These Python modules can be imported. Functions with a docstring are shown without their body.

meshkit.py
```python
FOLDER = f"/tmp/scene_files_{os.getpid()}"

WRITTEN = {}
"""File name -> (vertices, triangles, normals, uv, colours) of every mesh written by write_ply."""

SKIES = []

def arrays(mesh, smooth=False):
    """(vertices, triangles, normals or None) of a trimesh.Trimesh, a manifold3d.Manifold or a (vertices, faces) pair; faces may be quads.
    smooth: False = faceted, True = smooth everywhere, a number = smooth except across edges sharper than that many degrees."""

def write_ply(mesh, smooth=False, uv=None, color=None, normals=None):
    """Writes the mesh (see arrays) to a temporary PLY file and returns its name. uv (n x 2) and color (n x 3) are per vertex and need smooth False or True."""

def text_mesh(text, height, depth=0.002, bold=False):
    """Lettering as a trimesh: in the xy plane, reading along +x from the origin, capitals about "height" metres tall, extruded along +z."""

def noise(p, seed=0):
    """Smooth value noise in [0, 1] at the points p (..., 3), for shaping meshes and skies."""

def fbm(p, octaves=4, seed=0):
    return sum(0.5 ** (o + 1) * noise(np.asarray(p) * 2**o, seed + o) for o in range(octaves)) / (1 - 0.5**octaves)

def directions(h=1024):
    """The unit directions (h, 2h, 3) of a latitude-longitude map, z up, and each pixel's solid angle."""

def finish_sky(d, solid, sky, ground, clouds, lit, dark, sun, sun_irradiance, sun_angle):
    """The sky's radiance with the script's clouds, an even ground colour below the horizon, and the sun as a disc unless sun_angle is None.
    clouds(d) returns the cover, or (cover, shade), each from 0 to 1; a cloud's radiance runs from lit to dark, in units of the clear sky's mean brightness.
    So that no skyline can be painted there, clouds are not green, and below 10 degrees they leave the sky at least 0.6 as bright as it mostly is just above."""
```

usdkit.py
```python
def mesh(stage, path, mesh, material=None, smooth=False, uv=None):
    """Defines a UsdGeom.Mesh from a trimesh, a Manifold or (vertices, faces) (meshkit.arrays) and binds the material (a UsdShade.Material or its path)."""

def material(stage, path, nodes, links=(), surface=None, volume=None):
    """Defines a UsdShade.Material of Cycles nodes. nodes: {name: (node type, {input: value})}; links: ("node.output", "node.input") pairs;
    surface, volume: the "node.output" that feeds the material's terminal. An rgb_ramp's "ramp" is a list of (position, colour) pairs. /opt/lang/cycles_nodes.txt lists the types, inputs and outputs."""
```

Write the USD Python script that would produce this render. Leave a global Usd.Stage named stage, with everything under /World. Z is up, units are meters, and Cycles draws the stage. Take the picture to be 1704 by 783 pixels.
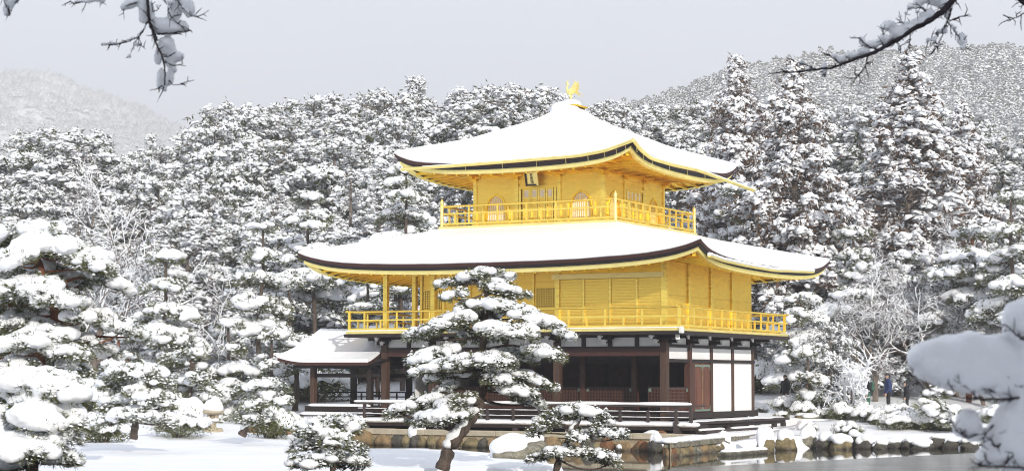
import math, random
import numpy as np, trimesh, manifold3d, shapely
from shapely.geometry import Polygon, Point, LineString
from pxr import Usd, UsdGeom, UsdLux, UsdShade, Gf, Sdf, Vt
import usdkit, meshkit

random.seed(7)
RNG = np.random.default_rng(7)
stage = Usd.Stage.CreateInMemory()
UsdGeom.Xform.Define(stage, '/World')
UsdGeom.Scope.Define(stage, '/World/Looks')

# ------------------------------------------------------------------ camera
CAM = np.array([26.943, -61.016, 2.5]); YAW, PITCH, ROLL = -0.4970, 0.0750, 0.0020
FPX, PW, PH = 3118.0, 1704.0, 783.0            # focal length in pixels of a 1704 pixel wide picture
FW = np.array([math.sin(YAW) * math.cos(PITCH), math.cos(YAW) * math.cos(PITCH), math.sin(PITCH)])
_r = np.cross(FW, [0, 0, 1.0]); _r /= np.linalg.norm(_r); _u = np.cross(_r, FW)
RT = math.cos(ROLL) * _r + math.sin(ROLL) * _u
UP = -math.sin(ROLL) * _r + math.cos(ROLL) * _u
cam = UsdGeom.Camera.Define(stage, '/World/camera')
m4 = np.eye(4); m4[0, :3] = RT; m4[1, :3] = UP; m4[2, :3] = -FW; m4[3, :3] = CAM
cam.AddTransformOp().Set(Gf.Matrix4d(*m4.ravel().tolist()))
cam.CreateHorizontalApertureAttr(36.0)
cam.CreateVerticalApertureAttr(36.0 * 470 / 1024)
cam.CreateFocalLengthAttr(36.0 * FPX / PW)
cam.CreateFStopAttr(8.0)
cam.CreateFocusDistanceAttr(62.0)
cam.CreateClippingRangeAttr(Gf.Vec2f(0.05, 20000))
cam.CreateExposureAttr(0.56)

# ------------------------------------------------------------------ sky and sun
SUN_EL, SUN_AZ = math.radians(20.5), math.radians(48.0)        # elevation; degrees east of south
SUN = np.array([math.sin(SUN_AZ) * math.cos(SUN_EL), -math.cos(SUN_AZ) * math.cos(SUN_EL), math.sin(SUN_EL)])
sky_mat = usdkit.material(stage, '/World/Looks/sky', {
    'sky': ('sky_texture', {'sky_type': 'single_scattering', 'sun_disc': False, 'sun_elevation': SUN_EL, 'sun_rotation': math.atan2(SUN[0], SUN[1]), 'altitude': 100.0, 'air_density': 1.0, 'aerosol_density': 2.0, 'ozone_density': 1.0}),
    'tc': ('texture_coordinate', {}),
    'map': ('mapping', {'scale': (1.6, 1.6, 5.0)}),
    'n': ('noise_texture', {'scale': 1.3, 'detail': 4.0, 'roughness': 0.5}),
    'cov': ('map_range', {'from_min': 0.3, 'from_max': 0.7, 'to_min': 0.66, 'to_max': 0.93}),
    'mix': ('mix_color', {'b': (6.0, 6.4, 7.3), 'use_clamp': False}),
    'bg': ('background_shader', {'strength': 0.115}),
}, [('tc.generated', 'map.vector'), ('map.vector', 'n.vector'), ('n.fac', 'cov.value'), ('cov.result', 'mix.fac'), ('sky.color', 'mix.a'), ('mix.result', 'bg.color')], surface='bg.background')
dome = UsdLux.DomeLight.Define(stage, '/World/sky')
dome.GetPrim().SetCustomDataByKey('kind', 'structure')
UsdShade.MaterialBindingAPI.Apply(dome.GetPrim()).Bind(sky_mat)
sun = UsdLux.DistantLight.Define(stage, '/World/sun')
sun.CreateNormalizeAttr(True); sun.CreateIntensityAttr(1.25); sun.CreateAngleAttr(0.6); sun.CreateColorAttr(Gf.Vec3f(1.0, 0.95, 0.87))
zc = SUN; xc = np.cross([0, 0, 1.0], zc); xc /= np.linalg.norm(xc); yc = np.cross(zc, xc)
ms = np.eye(4); ms[0, :3] = xc; ms[1, :3] = yc; ms[2, :3] = zc
sun.AddTransformOp().Set(Gf.Matrix4d(*ms.ravel().tolist()))

# ------------------------------------------------------------------ placing helpers
FH = np.array([math.sin(YAW), math.cos(YAW), 0.0]); RH = np.array([math.cos(YAW), -math.sin(YAW), 0.0])   # level forward and right
def ray(px, py):
    return FW + RT * (px - PW / 2) / FPX - UP * (py - PH / 2) / FPX
def at_z(px, py, z):
    d = ray(px, py); return CAM + d * (z - CAM[2]) / d[2]
def at_depth(px, py, depth):
    d = ray(px, py); return CAM + d * depth / (d @ FH)
def at_axis(px, py, ax, v):
    d = ray(px, py); return CAM + d * (v - CAM[ax]) / d[ax]

# ------------------------------------------------------------------ scene helpers
_names = {}
def numbered(parent, name):
    k = (str(parent), name); n = _names.get(k, 0); _names[k] = n + 1
    return name if n == 0 else f'{name}_{n:03d}'
def tag(p, label=None, cat=None, group=None, kind=None):
    p = p.GetPrim() if hasattr(p, 'GetPrim') else p
    for k, v in (('label', label), ('category', cat), ('group', group), ('kind', kind)):
        if v: p.SetCustomDataByKey(k, v)
    return p
def thing(name, label, cat, loc=(0, 0, 0), rotz=0.0, scale=(1, 1, 1), group=None):
    x = UsdGeom.Xform.Define(stage, '/World/' + numbered('/World', name))
    x.AddTranslateOp().Set(Gf.Vec3d(*map(float, loc))); x.AddRotateZOp().Set(float(math.degrees(rotz))); x.AddScaleOp().Set(Gf.Vec3f(*map(float, scale)))
    return tag(x, label, cat, group)
def dup(root, loc, rotz, scale, label, group=None, cat=None):
    base = root.GetName()
    if base[-4:-3] == '_' and base[-3:].isdigit(): base = base[:-4]
    r = thing(base, label, cat or root.GetCustomDataByKey('category'), loc, rotz, scale, group)
    r.GetReferences().AddInternalReference(root.GetPath()); r.SetInstanceable(True)
    tag(r, label, cat or root.GetCustomDataByKey('category'), group)
    return r
def obj(name, mesh, mat, parent=None, smooth=False, kind=None, label=None):
    if isinstance(mesh, MB): mesh = mesh.mesh()
    pp = parent.GetPath() if parent is not None else '/World'
    m = usdkit.mesh(stage, f'{pp}/{numbered(pp, name)}', mesh, mat, smooth)
    m.CreateDoubleSidedAttr(True)
    return tag(m, label, kind=kind)

_BOXF = np.array([[0, 2, 1], [1, 2, 3], [4, 5, 6], [5, 7, 6], [0, 1, 4], [1, 5, 4], [2, 6, 3], [3, 6, 7], [0, 4, 2], [2, 4, 6], [1, 3, 5], [3, 7, 5]])
class MB:
    """collects shapes that become one mesh"""
    def __init__(s): s.v, s.f, s.n = [], [], 0
    def add(s, v, f):
        s.v.append(np.asarray(v, float)); s.f.append(np.asarray(f, int) + s.n); s.n += len(v); return s
    def tm(s, m): return s.add(m.vertices, m.faces)
    def box(s, x0, x1, y0, y1, z0, z1):
        v = [[x, y, z] for z in (z0, z1) for y in (y0, y1) for x in (x0, x1)]
        return s.add(v, _BOXF)
    def bar(s, a, b, w, h, up=(0, 0, 1)):
        a, b = np.asarray(a, float), np.asarray(b, float); d = b - a; d /= np.linalg.norm(d)
        x = np.cross(d, up); x /= np.linalg.norm(x); z = np.cross(x, d)
        v = [e + x * i * w / 2 + z * j * h / 2 for e in (a, b) for j in (-1, 1) for i in (-1, 1)]
        return s.add(v, _BOXF)
    def tube(s, pts, rad, n=6, cap=True, flat=1.0):
        v, f = tube(pts, rad, n, cap, flat); return s.add(v, f)
    def mesh(s): return (np.vstack(s.v), np.vstack(s.f))
def tube(pts, rad, n=6, cap=True, flat=1.0):
    pts = np.asarray(pts, float); k = len(pts); rad = np.broadcast_to(np.asarray(rad, float), (k,))
    d = np.gradient(pts, axis=0); d /= np.maximum(np.linalg.norm(d, axis=1, keepdims=True), 1e-9)
    ref = np.where(np.abs(d[:, 2:3]) > 0.9, np.array([[1.0, 0, 0]]), np.array([[0, 0, 1.0]]))
    x = np.cross(d, ref); x /= np.linalg.norm(x, axis=1, keepdims=True); z = np.cross(x, d)
    a = np.arange(n) * 2 * math.pi / n
    v = pts[:, None] + rad[:, None, None] * (np.cos(a)[None, :, None] * x[:, None] + flat * np.sin(a)[None, :, None] * z[:, None])
    v = v.reshape(-1, 3)
    i, j = np.meshgrid(np.arange(k - 1), np.arange(n), indexing='ij'); j2 = (j + 1) % n
    q = np.stack([i * n + j, i * n + j2, (i + 1) * n + j2, (i + 1) * n + j], -1).reshape(-1, 4)
    f = np.vstack([q[:, [0, 1, 2]], q[:, [0, 2, 3]]])
    if cap:
        c0 = len(v); v = np.vstack([v, pts[0], pts[-1]])
        e = np.arange(n); f = np.vstack([f, np.stack([np.full(n, c0), (e + 1) % n, e], 1), np.stack([np.full(n, c0 + 1), (k - 1) * n + e, (k - 1) * n + (e + 1) % n], 1)])
    return v, f
def box(*a): return MB().box(*a).mesh()
def cbox(x0, x1, y0, y1, z0, z1, c=0.02):
    """box with chamfered edges"""
    m = manifold3d.Manifold.batch_hull([manifold3d.Manifold.cube([x1 - x0 - 2 * c * (k != 0), y1 - y0 - 2 * c * (k != 1), z1 - z0 - 2 * c * (k != 2)], True) for k in range(3)])
    return m.translate([(x0 + x1) / 2, (y0 + y1) / 2, (z0 + z1) / 2])
def grid_mesh(P):
    """P: (a, b, 3) points"""
    a, b = P.shape[:2]; i, j = np.meshgrid(np.arange(a - 1), np.arange(b - 1), indexing='ij')
    q = np.stack([i * b + j, (i + 1) * b + j, (i + 1) * b + j + 1, i * b + j + 1], -1).reshape(-1, 4)
    return P.reshape(-1, 3), np.vstack([q[:, [0, 1, 2]], q[:, [0, 2, 3]]])
def extrude_xz(poly, y0, y1):
    """a shapely polygon in (x, z) extruded from y0 to y1"""
    t = trimesh.creation.extrude_polygon(poly, y1 - y0, engine='earcut')
    v = np.array(t.vertices); return np.stack([v[:, 0], y1 - v[:, 2], v[:, 1]], 1), np.array(t.faces)
def fit_rot(mesh, ang, c):
    v, f = mesh; v = np.array(v) - c; ca, sa = math.cos(ang), math.sin(ang)
    return np.stack([v[:, 0] * ca - v[:, 1] * sa, v[:, 0] * sa + v[:, 1] * ca, v[:, 2]], 1) + c, f

def surface_net(F, org, h):
    """closed smooth mesh of the region F > 0"""
    S = F > 0
    nx, ny, nz = F.shape
    idx = [(i, j, k) for i in (0, 1) for j in (0, 1) for k in (0, 1)]
    sub = lambda A, o: A[o[0]:nx - 1 + o[0], o[1]:ny - 1 + o[1], o[2]:nz - 1 + o[2]]
    cnt = sum(sub(S, o).astype(np.int8) for o in idx)
    act = (cnt > 0) & (cnt < 8)
    ci = np.argwhere(act)
    if len(ci) == 0: return np.zeros((0, 3)), np.zeros((0, 3), int)
    vid = np.full(act.shape, -1, np.int64); vid[act] = np.arange(len(ci))
    acc = np.zeros((len(ci), 3)); num = np.zeros(len(ci))
    for o in idx:
        for ax in range(3):
            if o[ax]: continue
            o2 = list(o); o2[ax] = 1
            a = F[ci[:, 0] + o[0], ci[:, 1] + o[1], ci[:, 2] + o[2]]; b = F[ci[:, 0] + o2[0], ci[:, 1] + o2[1], ci[:, 2] + o2[2]]
            cr = (a > 0) != (b > 0); t = np.where(cr, a / np.where(a == b, 1, a - b), 0)
            p = np.tile(np.array(o, float), (len(ci), 1)); p[:, ax] += t
            acc += np.where(cr[:, None], p, 0); num += cr
    v = (ci + acc / num[:, None]) * h + org
    faces = []
    for ax in range(3):
        sl0 = [slice(None)] * 3; sl1 = [slice(None)] * 3; sl0[ax] = slice(0, -1); sl1[ax] = slice(1, None)
        A, B = S[tuple(sl0)], S[tuple(sl1)]
        e = np.argwhere(A != B); u, w = [(1, 2), (2, 0), (0, 1)][ax]
        ok = (e[:, u] > 0) & (e[:, w] > 0) & (e[:, u] < F.shape[u] - 1) & (e[:, w] < F.shape[w] - 1); e = e[ok]
        ins = A[e[:, 0], e[:, 1], e[:, 2]]
        def cell(du, dw):
            c = e.copy(); c[:, u] -= du; c[:, w] -= dw; return vid[c[:, 0], c[:, 1], c[:, 2]]
        q = np.stack([cell(1, 1), cell(0, 1), cell(0, 0), cell(1, 0)], 1)
        q[~ins] = q[~ins][:, ::-1]
        faces.append(q)
    q = np.vstack(faces); q = q[(q >= 0).all(1)]
    return v, np.vstack([q[:, [0, 1, 2]], q[:, [0, 2, 3]]])
def snow_field(blobs, h, seed=0, amp=0.25, nscale=3.0, iso=0.30):
    """blobs: rows x y z rx ry rz -> one lumpy mesh of merged soft lumps"""
    B = np.asarray(blobs, float); R = B[:, 3:6] * 1.5
    lo = (B[:, :3] - R).min(0) - 2 * h; hi = (B[:, :3] + R).max(0) + 2 * h
    n = np.ceil((hi - lo) / h).astype(int) + 1
    F = np.zeros(n, np.float32)
    for b, r in zip(B, R):
        i0 = np.maximum(np.floor((b[:3] - r - lo) / h).astype(int), 0); i1 = np.minimum(np.ceil((b[:3] + r - lo) / h).astype(int) + 1, n)
        ax = [((np.arange(i0[k], i1[k]) * h + lo[k] - b[k]) / r[k]) ** 2 for k in range(3)]
        q = 1 - (ax[0][:, None, None] + ax[1][None, :, None] + ax[2][None, None, :])
        F[i0[0]:i1[0], i0[1]:i1[1], i0[2]:i1[2]] += np.maximum(q, 0) ** 2
    near = np.argwhere((F > 0.02) & (F < 1.6))
    if len(near) and amp:
        P = near * h + lo
        F[tuple(near.T)] += (amp * (meshkit.fbm(P * nscale, 3, seed) - 0.5)).astype(np.float32)
    F -= iso
    return surface_net(F, lo, h)

# ------------------------------------------------------------------ materials
def mat(name, nodes, links=(), surface='p.BSDF', volume=None):
    return usdkit.material(stage, '/World/Looks/' + name, nodes, links, surface, volume)
def simple(name, color, rough=0.6, var=0.25, scale=6.0, bump=0.15, bscale=None, metallic=0.0, stretch=(1, 1, 1), spec=0.5, dist=0.02, detail=5.0):
    c = np.array(color, float)
    return mat(name, {
        'tc': ('texture_coordinate', {}), 'map': ('mapping', {'scale': tuple(stretch)}),
        'n': ('noise_texture', {'scale': scale, 'detail': detail, 'roughness': 0.6}),
        'r': ('rgb_ramp', {'ramp': [(0.25, tuple(c * (1 - var))), (0.75, tuple(np.minimum(c * (1 + var), 1)))]}),
        'n2': ('noise_texture', {'scale': bscale or scale * 4, 'detail': 4.0}),
        'b': ('bump', {'strength': bump, 'distance': dist}),
        'p': ('principled_bsdf', {'roughness': rough, 'metallic': metallic, 'specular_ior_level': spec})},
        [('tc.object', 'map.vector'), ('map.vector', 'n.vector'), ('map.vector', 'n2.vector'), ('n.fac', 'r.fac'), ('r.color', 'p.base_color'), ('n2.fac', 'b.height'), ('b.normal', 'p.normal')])
M = {}
M['snow'] = mat('snow', {
    'g': ('geometry', {}),
    'n': ('noise_texture', {'scale': 0.9, 'detail': 6.0}), 'n2': ('noise_texture', {'scale': 14.0, 'detail': 5.0, 'roughness': 0.65}),
    'r': ('rgb_ramp', {'ramp': [(0.3, (0.82, 0.84, 0.87)), (0.7, (0.90, 0.905, 0.915))]}),
    'b': ('bump', {'strength': 0.35, 'distance': 0.03}),
    'p': ('principled_bsdf', {'roughness': 0.7, 'specular_ior_level': 0.25})},
    [('g.position', 'n.vector'), ('g.position', 'n2.vector'), ('n.fac', 'r.fac'), ('r.color', 'p.base_color'), ('n2.fac', 'b.height'), ('b.normal', 'p.normal')])
def gold(name, color, rough, metal=0.7, bump=0.08):
    c = np.array(color)
    return mat(name, {
        'tc': ('texture_coordinate', {}), 'map': ('mapping', {'scale': (1.0, 1.0, 3.0)}),
        'n': ('noise_texture', {'scale': 2.2, 'detail': 6.0, 'roughness': 0.6}),
        'r': ('rgb_ramp', {'ramp': [(0.3, tuple(c * [0.88, 0.86, 0.78])), (0.7, tuple(np.minimum(c * 1.06, 1)))]}),
        'rr': ('map_range', {'from_min': 0.3, 'from_max': 0.7, 'to_min': rough - 0.08, 'to_max': rough + 0.10}),
        'v': ('voronoi_texture', {'scale': 9.0}), 'b': ('bump', {'strength': bump, 'distance': 0.01}),
        'p': ('principled_bsdf', {'metallic': metal, 'specular_tint': (1.0, 0.93, 0.6)})},
        [('tc.object', 'map.vector'), ('map.vector', 'n.vector'), ('tc.object', 'v.vector'), ('n.fac', 'r.fac'), ('r.color', 'p.base_color'), ('n.fac', 'rr.value'), ('rr.result', 'p.roughness'), ('v.distance', 'b.height'), ('b.normal', 'p.normal')])
M['gold'] = gold('gold_leaf', (1.0, 0.63, 0.06), 0.36, 0.97, bump=0.10)
M['gold_wall'] = gold('gold_wall', (0.97, 0.70, 0.14), 0.44, 0.84, bump=0.12)
M['gold_rail'] = gold('gold_rail', (1.0, 0.75, 0.16), 0.34)
M['gold_pale'] = gold('gold_pale', (0.97, 0.83, 0.34), 0.48)
M['lattice_paper'] = simple('lattice_paper', (0.84, 0.80, 0.74), 0.8, 0.03)
M['eave_brown'] = simple('eave_brown', (0.055, 0.020, 0.014), 0.7, 0.35, 8, 0.3, stretch=(1, 1, 12))
M['eave_black'] = simple('eave_black', (0.012, 0.008, 0.008), 0.7, 0.3, 8, 0.3, stretch=(1, 1, 12))
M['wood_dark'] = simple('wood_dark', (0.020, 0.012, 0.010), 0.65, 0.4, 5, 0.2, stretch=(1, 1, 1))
M['wood_red'] = simple('wood_red', (0.070, 0.025, 0.014), 0.6, 0.4, 7, 0.25, stretch=(1.5, 1.5, 0.25))
M['wood_beam'] = simple('wood_beam', (0.055, 0.018, 0.012), 0.6, 0.35, 7, 0.2, stretch=(0.3, 0.3, 1.5))
M['wood_column'] = simple('wood_column', (0.070, 0.036, 0.023), 0.65, 0.4, 8, 0.25, stretch=(1.5, 1.5, 0.2))
M['wood_door'] = simple('wood_door', (0.13, 0.046, 0.024), 0.55, 0.6, 9, 0.25, stretch=(2.0, 2.0, 0.12))
M['wood_grey'] = simple('wood_grey', (0.050, 0.038, 0.036), 0.75, 0.4, 6, 0.3, stretch=(0.4, 0.4, 2))
M['plaster'] = simple('plaster', (0.84, 0.835, 0.82), 0.85, 0.05, 1.2, 0.05)
M['white_paint'] = simple('white_paint', (0.78, 0.77, 0.74), 0.7, 0.08, 5, 0.05)
M['copper_green'] = simple('copper_green', (0.16, 0.24, 0.20), 0.6, 0.3, 20, 0.1)
M['ledge_stone'] = simple('ledge_stone', (0.44, 0.385, 0.285), 0.85, 0.18, 4, 0.3)
M['soil'] = simple('soil', (0.34, 0.27, 0.18), 0.95, 0.25, 6, 0.5)
def rocky(name, color, var, scale, bump=0.8):
    c = np.array(color, float)
    return mat(name, {
        'g': ('geometry', {}), 'n': ('noise_texture', {'scale': scale, 'detail': 7.0, 'roughness': 0.68}), 'm': ('noise_texture', {'scale': scale * 0.45, 'detail': 4.0}),
        'r': ('rgb_ramp', {'ramp': [(0.28, tuple(c * (1 - var))), (0.5, tuple(c)), (0.74, tuple(np.minimum(c * (1 + var), 1)))]}),
        'moss': ('rgb_ramp', {'ramp': [(0.55, (0, 0, 0)), (0.68, (0.6, 0.6, 0.6))]}), 'mm': ('mix_color', {'b': (0.075, 0.075, 0.035)}),
        'sx': ('separate_xyz', {}), 'wet': ('map_range', {'from_min': 0.03, 'from_max': 0.16, 'to_min': 0.75, 'to_max': 0.0, 'clamp': True}), 'wj': ('math', {'math_type': 'multiply_add', 'value2': 0.22, 'value3': -0.11}), 'za': ('math', {'math_type': 'add'}),
        'wm': ('mix_color', {'b': (0.018, 0.015, 0.011)}), 'wr': ('map_range', {'from_min': 0.0, 'from_max': 0.75, 'to_min': 0.9, 'to_max': 0.25}),
        'n2': ('noise_texture', {'scale': scale * 3.5, 'detail': 5.0}), 'b': ('bump', {'strength': bump, 'distance': 0.05}), 'p': ('principled_bsdf', {'specular_ior_level': 0.4})},
        [('g.position', 'n.vector'), ('g.position', 'm.vector'), ('g.position', 'n2.vector'), ('n.fac', 'r.fac'), ('m.fac', 'moss.fac'), ('moss.color', 'mm.fac'), ('r.color', 'mm.a'), ('g.position', 'sx.vector'), ('n.fac', 'wj.value1'), ('sx.z', 'za.value1'), ('wj.value', 'za.value2'), ('za.value', 'wet.value'),
         ('wet.result', 'wm.fac'), ('mm.result', 'wm.a'), ('wm.result', 'p.base_color'), ('wet.result', 'wr.value'), ('wr.result', 'p.roughness'), ('n2.fac', 'b.height'), ('b.normal', 'p.normal')])
M['rock_a'] = rocky('rock_olive', (0.20, 0.16, 0.085), 0.55, 5)
M['rock_b'] = rocky('rock_rust', (0.20, 0.095, 0.045), 0.55, 5)
M['rock_c'] = rocky('rock_dark', (0.085, 0.078, 0.068), 0.5, 6)
M['rock_d'] = rocky('rock_lichen', (0.23, 0.215, 0.165), 0.65, 9)
M['rock_e'] = rocky('rock_tan', (0.24, 0.165, 0.085), 0.5, 5)
M['lantern_stone'] = simple('lantern_stone', (0.40, 0.34, 0.24), 0.9, 0.25, 10, 0.5)
M['bark'] = simple('pine_bark', (0.105, 0.078, 0.062), 0.9, 0.6, 10, 1.0, stretch=(1, 1, 0.4), dist=0.06)
M['bark_red'] = simple('red_pine_bark', (0.20, 0.075, 0.040), 0.85, 0.5, 8, 0.8, stretch=(1, 1, 0.5), dist=0.04)
M['bark_grey'] = simple('grey_bark', (0.16, 0.13, 0.11), 0.9, 0.45, 8, 0.6, stretch=(1, 1, 0.4))
M['twig'] = simple('twig_bark', (0.030, 0.022, 0.026), 0.8, 0.4, 12, 0.3)
def leafy(name, ca, cb, snow_lo, snow_hi, trans=0.25):
    """needles and leaves; snow lies on faces that look up"""
    return mat(name, {
        'g': ('geometry', {}), 'oi': ('object_info', {}),
        'n': ('noise_texture', {'scale': 1.1, 'detail': 3.0}), 'w': ('noise_texture', {'scale': 5.0, 'detail': 3.0}),
        'r': ('rgb_ramp', {'ramp': [(0.3, ca), (0.7, cb)]}),
        'sx': ('separate_xyz', {}), 'a': ('math', {'math_type': 'multiply_add', 'value2': 0.9, 'value3': -0.45}), 'add': ('math', {'math_type': 'add'}),
        'mr': ('map_range', {'from_min': snow_lo, 'from_max': snow_hi, 'to_min': 0.0, 'to_max': 1.0, 'clamp': True}),
        'mx': ('mix_color', {'b': (0.86, 0.87, 0.89)}),
        'p': ('principled_bsdf', {'roughness': 0.6, 'specular_ior_level': 0.3}), 't': ('translucent_bsdf', {}), 'ms': ('mix_closure', {'fac': trans})},
        [('g.position', 'n.vector'), ('g.position', 'w.vector'), ('n.fac', 'r.fac'), ('g.normal', 'sx.vector'), ('w.fac', 'a.value1'), ('sx.z', 'add.value1'), ('a.value', 'add.value2'),
         ('add.value', 'mr.value'), ('mr.result', 'mx.fac'), ('r.color', 'mx.a'), ('mx.result', 'p.base_color'), ('r.color', 't.color'), ('p.BSDF', 'ms.closure1'), ('t.BSDF', 'ms.closure2')], surface='ms.closure')
M['needles'] = leafy('pine_needles', (0.055, 0.068, 0.022), (0.16, 0.165, 0.055), 0.42, 0.80)
M['needles_forest'] = leafy('forest_needles', (0.038, 0.042, 0.024), (0.10, 0.10, 0.055), 0.05, 0.48)
M['needles_brown'] = leafy('cedar_needles', (0.070, 0.042, 0.024), (0.14, 0.080, 0.044), 0.35, 0.75)
M['leaves_green'] = leafy('evergreen_leaves', (0.028, 0.040, 0.015), (0.095, 0.10, 0.040), 0.15, 0.58)
M['twigs_far'] = leafy('snowy_twigs', (0.10, 0.085, 0.08), (0.17, 0.15, 0.14), 0.2, 0.55, 0.05)
M['water'] = mat('water', {
    'g': ('geometry', {}), 'map': ('mapping', {'scale': (1.0, 1.0, 1.0)}), 'n': ('noise_texture', {'scale': 2.2, 'detail': 3.0, 'roughness': 0.5}),
    'b': ('bump', {'strength': 0.05, 'distance': 0.02}),
    'p': ('principled_bsdf', {'base_color': (0.018, 0.018, 0.012), 'roughness': 0.03, 'ior': 1.33, 'specular_ior_level': 0.5})},
    [('g.position', 'map.vector'), ('map.vector', 'n.vector'), ('n.fac', 'b.height'), ('b.normal', 'p.normal')])
M['ice'] = mat('thin_ice', {
    'g': ('geometry', {}), 'n': ('noise_texture', {'scale': 0.6, 'detail': 5.0}),
    'r': ('rgb_ramp', {'ramp': [(0.3, (0.10, 0.11, 0.105)), (0.7, (0.20, 0.205, 0.20))]}),
    'p': ('principled_bsdf', {'roughness': 0.22, 'ior': 1.31})},
    [('g.position', 'n.vector'), ('n.fac', 'r.fac'), ('r.color', 'p.base_color')])
M['skin'] = simple('skin', (0.52, 0.34, 0.25), 0.6, 0.05)
M['hair'] = simple('hair', (0.015, 0.012, 0.011), 0.5, 0.2)
for nm, c in dict(cloth_blue=(0.022, 0.036, 0.11), cloth_black=(0.012, 0.012, 0.015), cloth_teal=(0.03, 0.17, 0.24), cloth_green=(0.04, 0.12, 0.08), cloth_brown=(0.12, 0.075, 0.045), cloth_grey=(0.10, 0.10, 0.11)).items():
    M[nm] = simple(nm, c, 0.85, 0.15, 8, 0.2)
M['bamboo'] = simple('bamboo_fence', (0.42, 0.31, 0.20), 0.7, 0.2, 8, 0.2)
M['hill'] = mat('hill_cover', {
    'g': ('geometry', {}), 'n': ('noise_texture', {'scale': 0.22, 'detail': 8.0, 'roughness': 0.7}),
    'r': ('rgb_ramp', {'ramp': [(0.38, (0.16, 0.155, 0.15)), (0.55, (0.78, 0.79, 0.80))]}), 'p': ('principled_bsdf', {'roughness': 0.9})},
    [('g.position', 'n.vector'), ('n.fac', 'r.fac'), ('r.color', 'p.base_color')])
# ================================================================== the ground, the pond, the hills
def xy(px, py, z=0.0): return at_z(px, py, z)[:2]
# pond outline (water level z = 0)
shore_n = [(-18.5, -1.5), (-16.6, -3.0), (-12.6, -3.35), (-3.0, -3.4), (2.55, -3.35), tuple(xy(1135, 753)), tuple(xy(1235, 750)), tuple(xy(1300, 746)), tuple(xy(1400, 744.5)), tuple(xy(1500, 744)), tuple(xy(1600, 745)), tuple(xy(1700, 745))]
shore_f = [(40.0, -20.0), (40, -50), (22.0, -58.5), (16, -55), (7.0, -50), (1.5, -34.5), (1.2, -28.5)]
isl = [tuple(xy(960, 790, 0.1)), tuple(xy(905, 776, 0.1)), tuple(xy(840, 768, 0.1)), tuple(xy(700, 759, 0.1)), tuple(xy(620, 757, 0.1)), tuple(xy(575, 750, 0.1)), tuple(xy(540, 742, 0.1)), tuple(xy(505, 736, 0.1))]
POND = Polygon(shore_n + shore_f + isl[0:] + [(-19.0, -4.0)]).buffer(0.25).buffer(-0.25)
TERRACE = Polygon([(-13.0, -3.6), (2.3, -3.6), tuple(xy(1112, 739, 0.4)), tuple(xy(1330, 716, 0.4)), (2.6, 10.6), (-13.0, 10.6)])
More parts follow.
